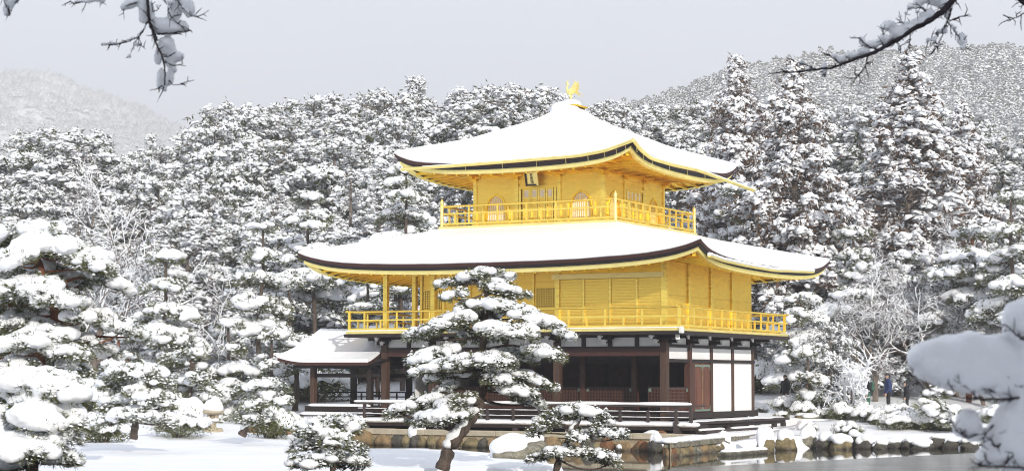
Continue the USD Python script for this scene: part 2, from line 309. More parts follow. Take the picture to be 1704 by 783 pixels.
def ground_z(X, Y):
    X, Y = np.asarray(X, float), np.asarray(Y, float); P = np.stack([X, Y, 0 * X], -1)
    pts = shapely.points(X.ravel(), Y.ravel())
    d = shapely.distance(POND, pts); di = shapely.distance(POND.exterior, pts)
    ins = shapely.contains(POND, pts)
    sd = np.where(ins, -di, d).reshape(X.shape)
    depth = (P - CAM) @ FH; lat = (P - CAM) @ RH
    back = np.where(lat > 4, np.clip((depth - 65.5) / 15, 0, 1), np.clip((depth - 60) / 12, 0, 1))
    land = 0.34 + 0.12 * np.clip(sd / 3, 0, 1) + 0.48 * back * back * (3 - 2 * back) + 0.16 * (meshkit.fbm(P * 0.35, 3, 3) - 0.5) + 0.10 * (meshkit.fbm(P * 1.3, 2, 5) - 0.5)
    h = np.clip(depth - 84, 0, 100); land = land + 0.10 * h + 0.0006 * h * h
    near = np.clip((20 - depth) / 14, 0, 1); land = land + 0.75 * near
    t = np.clip((sd + 0.25) / 0.5, 0, 1)
    z = -0.9 + (land + 0.9) * t * t * (3 - 2 * t)
    ter = shapely.contains(TERRACE, pts).reshape(X.shape)      # under the stone terrace
    return np.where(ter, np.minimum(z, -0.4), z)
gx = np.concatenate([np.linspace(-3000, -160, 22), np.linspace(-150, -42, 40), np.arange(-40, 44, 0.42), np.linspace(46, 150, 30), np.linspace(170, 3000, 22)])
gy = np.concatenate([np.linspace(-1500, -120, 14), np.linspace(-110, -66, 20), np.arange(-64, 16, 0.42), np.linspace(17, 60, 46), np.linspace(64, 260, 44), np.linspace(280, 4000, 24)])
GX, GY = np.meshgrid(gx, gy, indexing='ij')
GZ = ground_z(GX, GY)
tag(obj('ground', grid_mesh(np.stack([GX, GY, GZ], -1)), M['snow'], smooth=True), kind='structure')
def gz(x, y): return float(ground_z(np.array([[x]]), np.array([[y]]))[0, 0])

wv = np.array([[-60, -70, 0], [60, -70, 0], [60, 6, 0], [-60, 6, 0.]])
tag(obj('pond_water', (wv, np.array([[0, 1, 2], [0, 2, 3]])), M['water']), kind='structure')
ice = Polygon([tuple(xy(1085, 792, 0)), tuple(xy(1120, 778, 0)), tuple(xy(1300, 769, 0)), tuple(xy(1480, 760, 0)), tuple(xy(1620, 753, 0)), tuple(xy(1760, 750, 0)), (44, -24), (44, -48), (21.5, -55), (6, -46), tuple(xy(1040, 860, 0))])
it = trimesh.creation.triangulate_polygon(ice.buffer(0.4).buffer(-0.4), engine='earcut')
tag(obj('thin_ice', (np.c_[it[0], np.full(len(it[0]), 0.004)], it[1]), M['ice']), kind='structure')

def hill_mesh(name, u0, u1, d0, d1, prof, nu, nd, seed, rough):
    """u: metres to the right of the view axis, d: metres away"""
    U, D = np.meshgrid(np.linspace(u0, u1, nu), np.linspace(d0, d1, nd), indexing='ij')
    Z = prof(U, D); P = CAM[None, None] * [1, 1, 0] + U[..., None] * RH + D[..., None] * FH
    Z = Z + rough * (meshkit.fbm(np.stack([U, D, 0 * U], -1) / 30.0, 4, seed) - 0.5)
    P = P + np.stack([0 * Z, 0 * Z, Z], -1)
    tag(obj(name, grid_mesh(P), M['hill'], smooth=True), kind='structure'); return U, D, P
def prof_r(U, D):      # the wooded hill that fills the right
    crest = np.interp(U, [-140, 0, 50, 95, 143, 218, 430, 760], [20, 84, 108, 123, 129, 130, 118, 60])
    t = np.clip((D - 300) / 500, 0, 1); return crest * (t * t * (3 - 2 * t)) - 14 * np.clip((D - 830) / 100, 0, 1) ** 2
def prof_l(U, D):      # the far hill on the left
    crest = np.interp(U, [-1060, -740, -601, -537, -440, -374, -117, 90], [110, 285, 338, 342, 306, 270, 130, 40])
    t = np.clip((D - 1400) / 800, 0, 1); return crest * (t * t * (3 - 2 * t)) - 30 * np.clip((D - 2230) / 150, 0, 1) ** 2
HR = hill_mesh('hill', -140, 640, 290, 930, prof_r, 150, 100, 11, 10.0)
HL = hill_mesh('hill', -1060, 90, 1380, 2400, prof_l, 150, 90, 12, 20.0)
# ================================================================== the golden pavilion
BAY, A3 = 2.12, 5.45 / 3
X0, Y1 = -5.5 * BAY, 4 * BAY                      # west end, north end; the south-east corner is the origin
C2, H2X, H2Y = np.array([X0 / 2, Y1 / 2]), 8.26, 6.67
C3, H3 = np.array([-5.892, 4.323]), 5.02
pav = thing('golden_pavilion', 'three-storey gold leaf pavilion with two snow-covered curved roofs at the pond edge', 'pavilion')

def lift(t): t = np.abs(t); return 0.30 * t ** 2.5 + 0.30 * t ** 9
def ring_roof(cx, cy, inner, outer, zh, n=48, m=22, drop=0.58, off=0.0, grow=0.0):
    """roof skin: closed ring from the inner rectangle (u=0) to the eaves (u=1); zh(u) is the height along the hips"""
    P = []
    for u in np.linspace(0, 1, m):
        hx, hy = inner[0] + (outer[0] + grow - inner[0]) * u, inner[1] + (outer[1] + grow - inner[1]) * u
        row = []
        for s in range(4):
            t = np.linspace(-1, 1, n + 1)[:-1]
            t = np.sign(t) * np.abs(t) ** 0.8
            x, y = [(t * hx, -hy + 0 * t), (hx + 0 * t, t * hy), (-t * hx, hy + 0 * t), (-hx + 0 * t, -t * hy)][s]
            z = zh(u) - drop * u ** 2.2 * (1 - lift(t) / 0.60) + off
            row.append(np.stack([cx + x, cy + y, z], 1))
        row = np.vstack(row); P.append(np.vstack([row, row[:1]]))
    return np.array(P)
def eave_strip(P0, P1):
    return grid_mesh(np.stack([P0, P1], 0))
def shift_in(row, c, d, dz):
    """an eave line moved inwards by d and down by dz"""
    out = row.copy(); q = out[:, :2] - c
    hx, hy = np.abs(q[:, 0]).max(), np.abs(q[:, 1]).max()
    out[:, 0] = c[0] + q[:, 0] * (hx - d) / hx; out[:, 1] = c[1] + q[:, 1] * (hy - d) / hy; out[:, 2] -= dz
    return out
def roof(c, inner, outer, zh, z_wall, wall_half, snow_t, name):
    P = ring_roof(c[0], c[1], inner, outer, zh, off=-snow_t)
    edge = P[-1]
    obj('bark_roof', grid_mesh(P), M['eave_brown'], pav, smooth=40)
    e1 = shift_in(edge, c, 0.035, 0.10); e2 = shift_in(edge, c, 0.06, 0.105); e3 = shift_in(edge, c, 0.10, 0.215); e4 = shift_in(edge, c, 0.32, 0.20)
    obj('eave_edge', grid_mesh(np.stack([edge, e1, e2], 0)), M['eave_brown'], pav, smooth=40)
    obj('eave_underlayer', grid_mesh(np.stack([e2, e3, e4], 0)), M['eave_black'], pav, smooth=40)
    f0 = shift_in(edge, c, 0.15, 0.165); f1 = shift_in(edge, c, 0.17, 0.36); f2 = shift_in(edge, c, 0.40, 0.36)
    obj('eave_fascia', grid_mesh(np.stack([f0, f1, f2], 0)), M['gold_pale'], pav, smooth=40)
    # soffit boards, from the fascia up to the wall line
    q = edge[:, :2] - c; hx, hy = np.abs(q[:, 0]).max(), np.abs(q[:, 1]).max()
    wall = np.c_[c[0] + q[:, 0] / hx * wall_half[0], c[1] + q[:, 1] / hy * wall_half[1], np.full(len(q), z_wall)]
    f3 = shift_in(edge, c, 0.38, 0.30)
    mid = 0.5 * (f3 + wall); mid[:, 2] = 0.62 * f3[:, 2] + 0.38 * wall[:, 2]
    obj('soffit', grid_mesh(np.stack([f3, mid, wall], 0)), M['gold'], pav, smooth=40)
    # rafters, each one a part
    ne = len(edge)
    for s in range(4):
        k = int(round((outer[0] if s % 2 == 0 else outer[1]) * 2 / 0.52))
        for i in range(k):
            t = (i + 0.5) / k * 2 - 1
            j = np.interp(t, np.sign(np.linspace(-1, 1, 49)) * np.abs(np.linspace(-1, 1, 49)) ** 0.8, np.arange(49)) + s * 48
            a, b = int(j), min(int(j) + 1, ne - 1); w = j - int(j)
            pf = shift_in(edge, c, 0.36, 0.36); p0 = pf[a] * (1 - w) + pf[b] * w
            ax = s % 2; p1 = p0.copy()
            sgn = [-1, 1, 1, -1][s]
            lim = wall_half[1 - ax] if True else 0
            p1[1 - ax] = c[1 - ax] + sgn * wall_half[1 - ax]
            p1[2] = z_wall - 0.06 - 0.10 * abs(t)
            # at the corners the rafters stop at the hip beam
            out = abs(p0[ax] - c[ax]) - wall_half[ax]
            if out > 0:
                full = abs(p0[1 - ax] - c[1 - ax]) - wall_half[1 - ax]; fr = 1 - min(out / max(full, 0.1), 1)
                p1 = p0 + (p1 - p0) * max(fr, 0.04)
            if np.linalg.norm(p1 - p0) > 0.12: obj('rafter', MB().bar(p0, p1, 0.085, 0.09), M['gold'], pav)
    for sx in (-1, 1):
        for sy in (-1, 1):
            cpt = np.array([c[0] + sx * (outer[0] - 0.42), c[1] + sy * (outer[1] - 0.42), edge[:, 2].max() - 0.44])
            wpt = np.array([c[0] + sx * wall_half[0], c[1] + sy * wall_half[1], z_wall - 0.12])
            obj('hip_beam', MB().bar(cpt, wpt, 0.15, 0.16), M['gold'], pav)
    # lying snow, drawn back a little from the edge and rounded there
    S = ring_roof(c[0], c[1], inner, outer, zh, off=0.0, grow=-0.03, m=34)
    und = 0.05 * (meshkit.fbm(S * [0.55, 0.55, 0.2], 4, 4) - 0.5) + 0.018 * (meshkit.fbm(S * 2.6, 2, 6) - 0.5); und[:, -1] = und[:, 0]; S[:, :, 2] += und
    wob = 0.035 * (meshkit.fbm(S[-1] * 3.1, 3, 8) - 0.5); wob[-1] = wob[0]; S[-1, :, 2] += wob
    lip = [shift_in(S[-1], c, -0.025, 0.05), shift_in(S[-1], c, -0.01, snow_t - 0.012), shift_in(S[-1], c, 0.25, snow_t - 0.01)]
    S = np.concatenate([S, np.array(lip)], 0)
    obj('roof_snow', grid_mesh(S), M['snow'], pav, smooth=True)
    return edge
hip3_s = np.array([0.0, 0.40, 0.62, 0.90, 1.45, 1.9, 2.88, 3.7, 4.5, 5.02]); hip3_z = np.array([13.12, 12.98, 12.80, 12.58, 12.32, 12.12, 11.68, 11.43, 11.22, 11.06])
hip2_s = np.array([3.60, 4.45, 5.8, 7.17, 8.26]); hip2_z = np.array([8.18, 7.96, 7.70, 7.42, 7.24])
z3h = lambda u: float(np.interp(0.36 + u * (H3 - 0.36), hip3_s, hip3_z))
z2h = lambda u: float(np.interp(3.60 + u * (H2X - 3.60), hip2_s, hip2_z))
edge3 = roof(C3, (0.36, 0.36), (H3, H3), z3h, 10.42, (2.725, 2.725), 0.11, 'upper')
# the lower roof runs from the foot of the third storey out to the eaves; its middle is not over the building's middle
def roof2():
    c = C2; inner = (3.60, 3.60)
    P0 = ring_roof
    def skewed(*a, **k):
        P = P0(*a, **k); m = len(P)
        for i in range(m):
            u = i / (m - 1); P[i][:, 0] += (C3[0] - C2[0]) * (1 - u); P[i][:, 1] += (C3[1] - C2[1]) * (1 - u)
        return P
    globals()['ring_roof'] = skewed
    e = roof(c, inner, (H2X, H2Y), z2h, 6.86, (-X0 / 2, Y1 / 2), 0.11, 'lower')
    globals()['ring_roof'] = P0
    return e
edge2 = roof2()

# ---- cap of the upper roof
obj('roof_cap', MB().box(C3[0] - 0.42, C3[0] + 0.42, C3[1] - 0.42, C3[1] + 0.42, 12.70, 13.02).mesh(), M['wood_column'], pav)
obj('roof_cap_lid', cbox(C3[0] - 0.52, C3[0] + 0.52, C3[1] - 0.52, C3[1] + 0.52, 13.02, 13.08, 0.02), M['gold'], pav)
obj('cap_snow', snow_field([[C3[0] - 0.05, C3[1], 13.10, .46, .46, .20], [C3[0] + 0.1, C3[1] - 0.1, 13.16, .30, .30, .16], [C3[0] - 0.35, C3[1] - .3, 13.0, .30, .30, .2], [C3[0] - 0.45, C3[1] - .1, 12.85, .3, .4, .2], [C3[0], C3[1] - .45, 12.85, .45, .3, .2], [C3[0] + .3, C3[1] - .42, 12.82, .3, .25, .2]], 0.05, 3, 0.12), M['snow'], pav, smooth=True)

# ---- rain gutters of gold on small hangers
def gutter(pts, name='gutter', snow=True, w=0.15):
    pts = np.array(pts); t = np.linspace(0, len(pts) - 1, 40); q = np.stack([np.interp(t, np.arange(len(pts)), pts[:, k]) for k in range(3)], 1)
    for _ in range(2): q[1:-1] = 0.25 * q[:-2] + 0.5 * q[1:-1] + 0.25 * q[2:]
    g = obj(name, MB().tube(q, w * 0.5, 8, flat=0.85), M['gold_pale'], pav, smooth=50)
    if snow:
        s = q + [0.01, 0, w * 0.42]; obj('gutter_snow', MB().tube(s, 0.082 + 0.012 * np.sin(np.arange(40) * 1.7), 7, flat=0.75), M['snow'], g, smooth=50)
    return q
gS = gutter([at_axis(x, y, 1, -0.79) for x, y in ((668, 282), (784, 273.5), (880, 266), (960, 259.5), (1007, 250.5), (1036, 240), (1054, 233))], snow=False)
gE = gutter([at_axis(x, y, 0, -0.78) for x, y in ((1054, 233), (1066, 249), (1084, 264), (1122, 275), (1161, 283), (1199, 297), (1254, 317))], snow=False)
obj('gutter_snow', MB().tube(gS[2:-2] + [0, 0, 0.05], 0.05, 7, flat=0.6), M['snow'], pav, smooth=50)
obj('gutter_snow', MB().tube(gE[10:-1] + [0, 0, 0.05], 0.055, 7, flat=0.7), M['snow'], pav, smooth=50)
g2 = gutter([at_axis(x, y, 0, 2.46) for x, y in ((1180, 425), (1202, 433), (1241, 441.5), (1287, 449.5), (1353, 452))], w=0.14)
for q, n in ((gS, 9), (gE, 7)):
    for i in np.linspace(3, 34, n).astype(int):
        obj('gutter_hanger', MB().bar(q[i] + [0, 0, 0.02], q[i] + [0.02 * (q is gS), 0.02 * (q is gE), -0.28], 0.009, 0.009, up=(0.3, 0.9, 0)), M['gold_pale'], pav)

# ---- walls and columns of a storey: side 'S','E','N','W' local frames
class Side:
    """along: metres from the corner, out: metres outwards"""
    def __init__(s, o, a, n, e=0.0): s.o, s.a, s.n, s.e = np.array(o, float), np.array(a, float), np.array(n, float), e
    def P(s, t, out, z): return np.array([*(s.o + s.a * t + s.n * (out + s.e)), z + s.e])
    def box(s, t0, t1, o0, o1, z0, z1, mb=None):
        p, q = s.P(t0, o0, z0), s.P(t1, o1, z1); lo, hi = np.minimum(p, q), np.maximum(p, q)
        return (mb or MB()).box(lo[0], hi[0], lo[1], hi[1], lo[2], hi[2])
    def poly(s, poly, o0, o1):
        v, f = extrude_xz(poly, 0, 1); out = np.array([s.P(a, o0 + (o1 - o0) * b, c) for a, b, c in v]); return out, f
def sides(x0, x1, y0, y1):
    return {'S': Side((x1, y0), (-1, 0), (0, -1)), 'E': Side((x1, y0), (0, 1), (1, 0), 0.003), 'N': Side((x0, y1), (1, 0), (0, 1), 0.0015), 'W': Side((x0, y1), (0, -1), (-1, 0), 0.0045)}
S2 = sides(X0, 0, 0, Y1); S3 = sides(C3[0] - 2.725, C3[0] + 2.725, C3[1] - 2.725, C3[1] + 2.725)
def slats(sd, t0, t1, out, z0, z1, dz, parent, m='gold_wall', depth=0.02):
    """a panel of boards lying one over another with open joints"""
    mb = MB(); n = max(int(round((z1 - z0) / dz)), 1)
    for i in range(n):
        a, b = z0 + (z1 - z0) * i / n, z0 + (z1 - z0) * (i + 1) / n
        sd.box(t0, t1, out - 0.03, out + depth * (0.6 + 0.4 * (i % 2)), a + 0.008, b - 0.008, mb)
    sd.box(t0, t1, out - 0.06, out - 0.025, z0, z1, mb)
    return obj('board_panel', mb, M[m], parent)
# second storey (deck at 4.20, walls to 6.86)
D2, D3 = 1.103, 1.048
ZB2, ZT2 = 4.20, 6.92
for sn, sd, nb in (('S', S2['S'], 5.5), ('E', S2['E'], 4), ('N', S2['N'], 5.5), ('W', S2['W'], 4)):
    L = nb * BAY
    ks = [0, 2, 4.5, 5.5] if sn == 'S' else list(range(int(nb) + 1))
    for k in ks:
        if sn in 'EW' and k in (0, 4): continue
        obj('column', sd.box(k * BAY - 0.09, k * BAY + 0.09, -0.09, 0.075, ZB2, ZT2 - 0.02), M['gold_rail'], pav)
    obj('wall_plate', sd.box(-0.1, L + 0.1, -0.12, 0.10, 6.62, 6.80), M['gold'], pav)
    for k in np.arange(0, nb + 0.01, 0.5):           # short bracket arms under the eaves
        t = k * BAY
        a = obj('bracket_arm', sd.box(t - 0.07, t + 0.07, 0.08, 0.85, 6.60, 6.72), M['gold'], pav)
        obj('bearing_block', sd.box(t - 0.30, t + 0.30, 0.70, 0.80, 6.72, 6.80), M['gold'], a)
    obj('eave_purlin', sd.box(-0.8, L + 0.8, 0.68, 0.84, 6.80, 6.90), M['gold'], pav)
sd = S2['S']
for k in range(4):                                    # the shuttered room on the right of the south front
    slats(sd, k * BAY / 2 + 0.07, (k + 1) * BAY / 2 - 0.05, 0.0, ZB2, 6.02, 0.105, pav)
    obj('shutter_post', sd.box((k + 1) * BAY / 2 - 0.045, (k + 1) * BAY / 2 + 0.045, -0.04, 0.05, ZB2, 6.02), M['gold_rail'], pav) if k in (0, 1, 2) else None
obj('lintel', sd.box(-0.02, 2 * BAY + 0.2, -0.05, 0.105, 6.03, 6.22), M['gold_pale'], pav)
slats(sd, 0.1, 2 * BAY - 0.1, -0.02, 6.22, 6.62, 0.20, pav, 'gold')
# the open veranda on the left, its back wall two bays in
sd_in = Side((X0 + 4.5 * BAY * 1.0, BAY), (-1, 0), (0, -1))
def lattice_window(s, t0, t1, z0, z1, out, parent, nx, nz, dark='wood_red'):
    w = obj('lattice_window', s.box(t0, t1, out - 0.05, out - 0.03, z0, z1), M[dark], parent)
    mb = MB()
    for i in range(nx + 1): tt = t0 + (t1 - t0) * i / nx; s.box(tt - 0.018, tt + 0.018, out - 0.03, out + 0.012, z0, z1, mb)
    for i in range(nz + 1): zz = z0 + (z1 - z0) * i / nz; s.box(t0, t1, out - 0.03, out + 0.006, zz - 0.018, zz + 0.018, mb)
    obj('lattice', mb, M['gold_wall'], w)
sin_ = Side((0, 0.55 * BAY), (-1, 0), (0, -1))
t_w0, t_w1 = 2 * BAY, 4.9 * BAY
for a, b in ((2.0, 2.26), (2.26, 2.76), (2.76, 3.4), (3.4, 4.05), (4.05, 4.60), (4.60, 5.05)):
    slats(sin_, a * BAY + 0.03, b * BAY - 0.03, 0.0, ZB2, 6.62, 0.30, pav)
for k in (2.0, 2.26, 2.76, 3.4, 4.05, 4.60, 5.07):
    obj('inner_post', sin_.box(k * BAY - 0.05, k * BAY + 0.05, -0.05, 0.07, ZB2, 6.62), M['gold_rail'], pav)
lattice_window(sin_, 2.32 * BAY, 2.70 * BAY, 4.98, 5.80, 0.055, pav, 8, 9)
lattice_window(sin_, 4.66 * BAY, 5.0 * BAY, 4.98, 5.80, 0.055, pav, 7, 9)
obj('ceiling', sd.box(2 * BAY, 5.5 * BAY, -1.2, -0.02, 6.64, 6.68), M['gold'], pav)
obj('side_wall', Side((-2 * BAY, 0), (0, 1), (-1, 0)).box(0.05, 1.1, -0.04, 0.03, ZB2, 6.6), M['gold_wall'], pav)
obj('inner_side_wall', Side((-5.08 * BAY, 0), (0, 1), (-1, 0)).box(1.2, Y1, -0.04, 0.03, ZB2, 6.6), M['gold_wall'], pav)
obj('beam', sd.box(2 * BAY + 0.1, 5.5 * BAY, -0.06, 0.07, 6.42, 6.56), M['gold'], pav)
sd = S2['E']
for k in range(4):
    slats(sd, k * BAY + 0.10, (k + 1) * BAY - 0.10, 0.0, ZB2, 6.62, 2.42 / 2, pav, 'gold_wall', 0.01)
    for j in (0.16, BAY - 0.16):
        obj('nail_cover', sd.box(k * BAY + j - 0.03, k * BAY + j + 0.03, 0.012, 0.03, 6.15, 6.21), M['gold'], pav)
obj('back_wall', S2['N'].box(0, 5.5 * BAY, -0.06, 0, ZB2, 6.62), M['gold_wall'], pav)

# railings
def railing(sd, L, D, zd, zm, zt, step, tall_every, west_cut=False, finial=False, rw=0.075):
    a, b = -D + 0.06, L + D - 0.06
    o = D - 0.10
    obj('base_rail', sd.box(a + 0.02, b - 0.02, o - 0.04, o + 0.04, zd + 0.06, zd + 0.13), M['gold_rail'], pav)
    ov = 0.0 if finial else 0.13
    obj('middle_rail', sd.box(a - ov * 0.6, b + ov * 0.6, o - 0.035, o + 0.035, zm - 0.03, zm + 0.025), M['gold_rail'], pav)
    obj('top_rail', MB().tube([sd.P(a - ov, o, zt + (0.02 if not finial else 0)), sd.P(a + 0.4, o, zt), sd.P(b - 0.4, o, zt), sd.P(b + ov, o, zt + (0.02 if not finial else 0))], rw / 2, 8), M['gold_rail'], pav, smooth=50)
    n = int(round((b - a) / step))
    for i in range(1, n):
        t = a + (b - a) * i / n; tall = i % tall_every == 0
        obj('rail_post', sd.box(t - 0.03, t + 0.03, o - 0.03, o + 0.03, zd + 0.131, zt - rw / 2 if tall else zm - 0.031), M['gold_rail'], pav)
for sn, L in (('S', 5.5 * BAY), ('E', 4 * BAY), ('N', 5.5 * BAY), ('W', 4 * BAY)):
    railing(S2[sn], L, D2, 4.18, 4.614, 4.93, 0.74 if sn in 'SN' else 0.66, 2)
for sx in (X0 - D2 + 0.10, D2 - 0.10):
    for sy in (-D2 + 0.10, Y1 + D2 - 0.10):
        obj('corner_post', MB().box(sx - 0.045, sx + 0.045, sy - 0.045, sy + 0.045, 4.24, 4.97), M['gold_rail'], pav)
for sn in 'SENW':
    railing(S3[sn], 5.45, D3, 8.20, 8.69, 8.97, 0.62, 1 if sn in 'EW' else 2, finial=True)
    for k in range(12):
        pass
def finial_post(x, y, z0, z1):
    prof = [(0.0, 0), (0.065, 0), (0.065, z1 - z0 - 0.32), (0.085, z1 - z0 - 0.31), (0.085, z1 - z0 - 0.27), (0.05, z1 - z0 - 0.25), (0.075, z1 - z0 - 0.20), (0.08, z1 - z0 - 0.14), (0.05, z1 - z0 - 0.07), (0.015, z1 - z0), (0.0, z1 - z0)]
    t = trimesh.creation.revolve(np.array(prof), sections=10); t.apply_translation([x, y, z0]); return t
for sx in (-1, 1):
    for sy in (-1, 1):
        obj('finial_post', finial_post(C3[0] + sx * (2.725 + D3 - 0.10), C3[1] + sy * (2.725 + D3 - 0.10), 8.20, 9.27), M['gold_pale'], pav, smooth=40)
# decks
def deck(x0, x1, y0, y1, d, z0, z1, m, name):
    return obj(name, cbox(x0 - d, x1 + d, y0 - d, y1 + d, z0, z1, 0.015), M[m], pav)
deck(X0, 0, 0, Y1, D2, 4.09, 4.20, 'gold_pale', 'veranda_floor')
deck(X0, 0, 0, Y1, D2 + 0.06, 3.97, 4.085, 'wood_dark', 'veranda_beam')
for sn, L in (('S', 5.5 * BAY),):
    obj('veranda_snow', MB().box(X0 - D2 + 0.01, D2 - 0.01, -D2 + 0.01, -D2 + 0.14, 4.202, 4.238).mesh(), M['snow'], pav)
x0, x1, y0, y1 = C3[0] - 2.725, C3[0] + 2.725, C3[1] - 2.725, C3[1] + 2.725
deck(x0, x1, y0, y1, D3, 8.11, 8.21, 'gold_pale', 'upper_veranda_floor')
deck(x0, x1, y0, y1, D3 - 0.05, 7.98, 8.105, 'gold_wall', 'upper_veranda_beam')
deck(x0, x1, y0, y1, D3 - 0.12, 7.35, 7.975, 'gold_wall', 'upper_base')
for sn in 'SENW':
    sd = S3[sn]
    for k in range(-0, 4):
        t = k * A3 if 0 < k < 3 else (-0.75 if k == 0 else 3 * A3 + 0.75)
        o = D3 - 0.12
        b = obj('base_bracket', sd.box(t - 0.32, t + 0.32, o, o + 0.05, 7.92, 7.965), M['gold'], pav)
        sd_b = MB(); sd.box(t - 0.10, t + 0.10, o, o + 0.09, 7.80, 7.92, sd_b); sd.box(t - 0.20, t + 0.20, o, o + 0.06, 7.865, 7.918, sd_b)
        obj('bracket_block', sd_b, M['gold'], b)
        for j in (-0.30, 0.30): obj('bracket_end', sd.box(t + j - 0.05, t + j + 0.05, o, o + 0.07, 7.88, 7.96), M['gold'], b)

# third storey walls: bell windows either side of a panelled door
ZB3, ZT3 = 8.21, 10.40
def bell(w, h, k=1.0):
    pts = [(-0.50, 0), (-0.47, 0.35), (-0.42, 0.62), (-0.40, 0.66), (-0.34, 0.80), (-0.22, 0.90), (-0.10, 0.955), (0, 1.0)]
    pts = pts + [(-x, z) for x, z in pts[-2::-1]]
    return Polygon([(x * w * k, z * h) for x, z in pts])
from shapely import affinity
for sn in 'SENW':
    sd = S3[sn]
    for k in range(4):
        if sn in 'EW' and k in (0, 3): continue
        obj('upper_column', sd.box(k * A3 - 0.075, k * A3 + 0.075, -0.075, 0.065, ZB3, ZT3), M['gold_rail'], pav)
    obj('upper_wall_plate', sd.box(-0.1, 3 * A3 + 0.1, -0.1, 0.09, 10.08, 10.24), M['gold'], pav)
    obj('upper_tie_beam', sd.box(0.07, 3 * A3 - 0.07, -0.03, 0.045, 9.84, 9.92), M['gold_wall'], pav)
    for k in np.arange(0, 3.01, 0.5):
        t = k * A3
        a = obj('upper_bracket_arm', sd.box(t - 0.06, t + 0.06, 0.07, 0.75, 10.16, 10.27), M['gold'], pav)
        obj('upper_bearing_block', sd.box(t - 0.24, t + 0.24, 0.60, 0.70, 10.27, 10.34), M['gold'], a)
        if k == int(k):
            mb = MB(); sd.box(t - 0.11, t + 0.11, -0.05, 0.17, 9.98, 10.08, mb); sd.box(t - 0.26, t + 0.26, 0.02, 0.12, 10.08, 10.16, mb)
            obj('capital', mb, M['gold'], pav)
    obj('upper_eave_purlin', sd.box(-0.7, 3 * A3 + 0.7, 0.58, 0.72, 10.345, 10.42), M['gold'], pav)
    for k in (0, 2):
        tc = (k + 0.5) * A3
        hole = affinity.translate(bell(0.86, 0.98), tc, ZB3 + 0.22)
        wall = Polygon([(k * A3 + 0.07, ZB3), ((k + 1) * A3 - 0.07, ZB3), ((k + 1) * A3 - 0.07, 10.08), (k * A3 + 0.07, 10.08)]).difference(hole)
        obj('upper_wall', sd.poly(wall, -0.04, 0.02), M['gold_wall'], pav)
        frame = affinity.translate(bell(1.0, 1.05), tc, ZB3 + 0.22).union(affinity.translate(bell(1.0, 1.05), tc, ZB3 + 0.20)).difference(hole)
        w = obj('bell_window', sd.poly(frame, 0.02, 0.05), M['gold'], pav)
        obj('paper_pane', sd.box(tc - 0.46, tc + 0.46, -0.055, -0.042, ZB3 + 0.2, ZB3 + 1.24), M['lattice_paper'], w)
        mb = MB()
        for i in range(-5, 6): sd.box(tc + i * 0.078 - 0.008, tc + i * 0.078 + 0.008, -0.042, -0.022, ZB3 + 0.22, ZB3 + 1.18 - abs(i) * 0.05, mb)
        for zz in (0.5, 0.83): sd.box(tc - 0.40, tc + 0.40, -0.042, -0.026, ZB3 + zz - 0.012, ZB3 + zz + 0.012, mb)
        obj('window_bars', mb, M['gold_wall'], w)
        for j in (-0.56, 0.56):
            obj('window_post', sd.box(tc + j - 0.035, tc + j + 0.035, 0.02, 0.075, ZB3, ZB3 + 0.80), M['gold_rail'], w)
    t0, t1 = A3 + 0.08, 2 * A3 - 0.08
    obj('door_header', sd.box(t0, t1, -0.03, 0.06, 9.60, 9.70), M['gold_wall'], pav)
    obj('door_transom', sd.box(t0, t1, -0.04, 0.0, 9.70, 10.08), M['gold_wall'], pav)
    n = 4; t0 += 0.16; t1 -= 0.16
    for j in (t0 - 0.09, t1 + 0.09): obj('door_jamb', sd.box(j - 0.05, j + 0.05, -0.03, 0.075, ZB3, 9.60), M['gold_rail'], pav)
    for i in range(n):
        a, b = t0 + (t1 - t0) * i / n, t0 + (t1 - t0) * (i + 1) / n
        dr = obj('door_leaf', sd.box(a + 0.01, b - 0.01, -0.03, -0.01, ZB3, 9.60), M['gold_wall'], pav)
        mb = MB()
        for tt in (a + 0.035, b - 0.035): sd.box(tt - 0.025, tt + 0.025, -0.01, 0.035, ZB3, 9.60, mb)
        for zz in (8.24, 8.52, 8.84, 9.0, 9.25, 9.57): sd.box(a + 0.06, b - 0.06, -0.01, 0.02, zz - 0.025, zz + 0.025, mb)
        obj('door_frame', mb, M['gold_rail'], dr)
        obj('door_paper', sd.box(a + 0.06, b - 0.06, -0.01, -0.004, 9.275, 9.545), M['lattice_paper'], dr)

# ---- first storey
ZS = 1.20
S1 = sides(X0, 0, 0, Y1)
sd = S1['S']
for k in (0, 2, 4.5, 5.5):
    obj('outer_column', MB().box(-k * BAY - 0.125, -k * BAY + 0.125, -0.125, 0.125, 0.86, 3.97).mesh(), M['wood_column'], pav)
obj('front_beam', sd.box(0.13, 5.5 * BAY, -0.10, 0.09, 3.24, 3.50), M['wood_beam'], pav)
obj('front_top_beam', sd.box(-0.1, 5.5 * BAY + 0.1, -0.09, 0.11, 3.50, 3.58), M['wood_dark'], pav)
for k in range(11):
    a, b = k * BAY / 2 + 0.08, (k + 1) * BAY / 2 - 0.08
    obj('transom_panel', sd.box(a, b, -0.05, 0.0, 3.585, 3.90), M['plaster'], pav)
    obj('transom_post', sd.box((k + 1) * BAY / 2 - 0.078, (k + 1) * BAY / 2 + 0.078, -0.07, 0.05, 3.583, 3.96), M['wood_dark'], pav) if k % 2 == 0 or k == 9 else obj('transom_post', sd.box((k + 1) * BAY / 2 - 0.078, (k + 1) * BAY / 2 + 0.078, -0.07, 0.06, 3.583, 3.96), M['wood_dark'], pav)
obj('wall_head', sd.box(-0.1, 5.5 * BAY + 0.1, -0.07, 0.08, 3.905, 3.968), M['wood_dark'], pav)
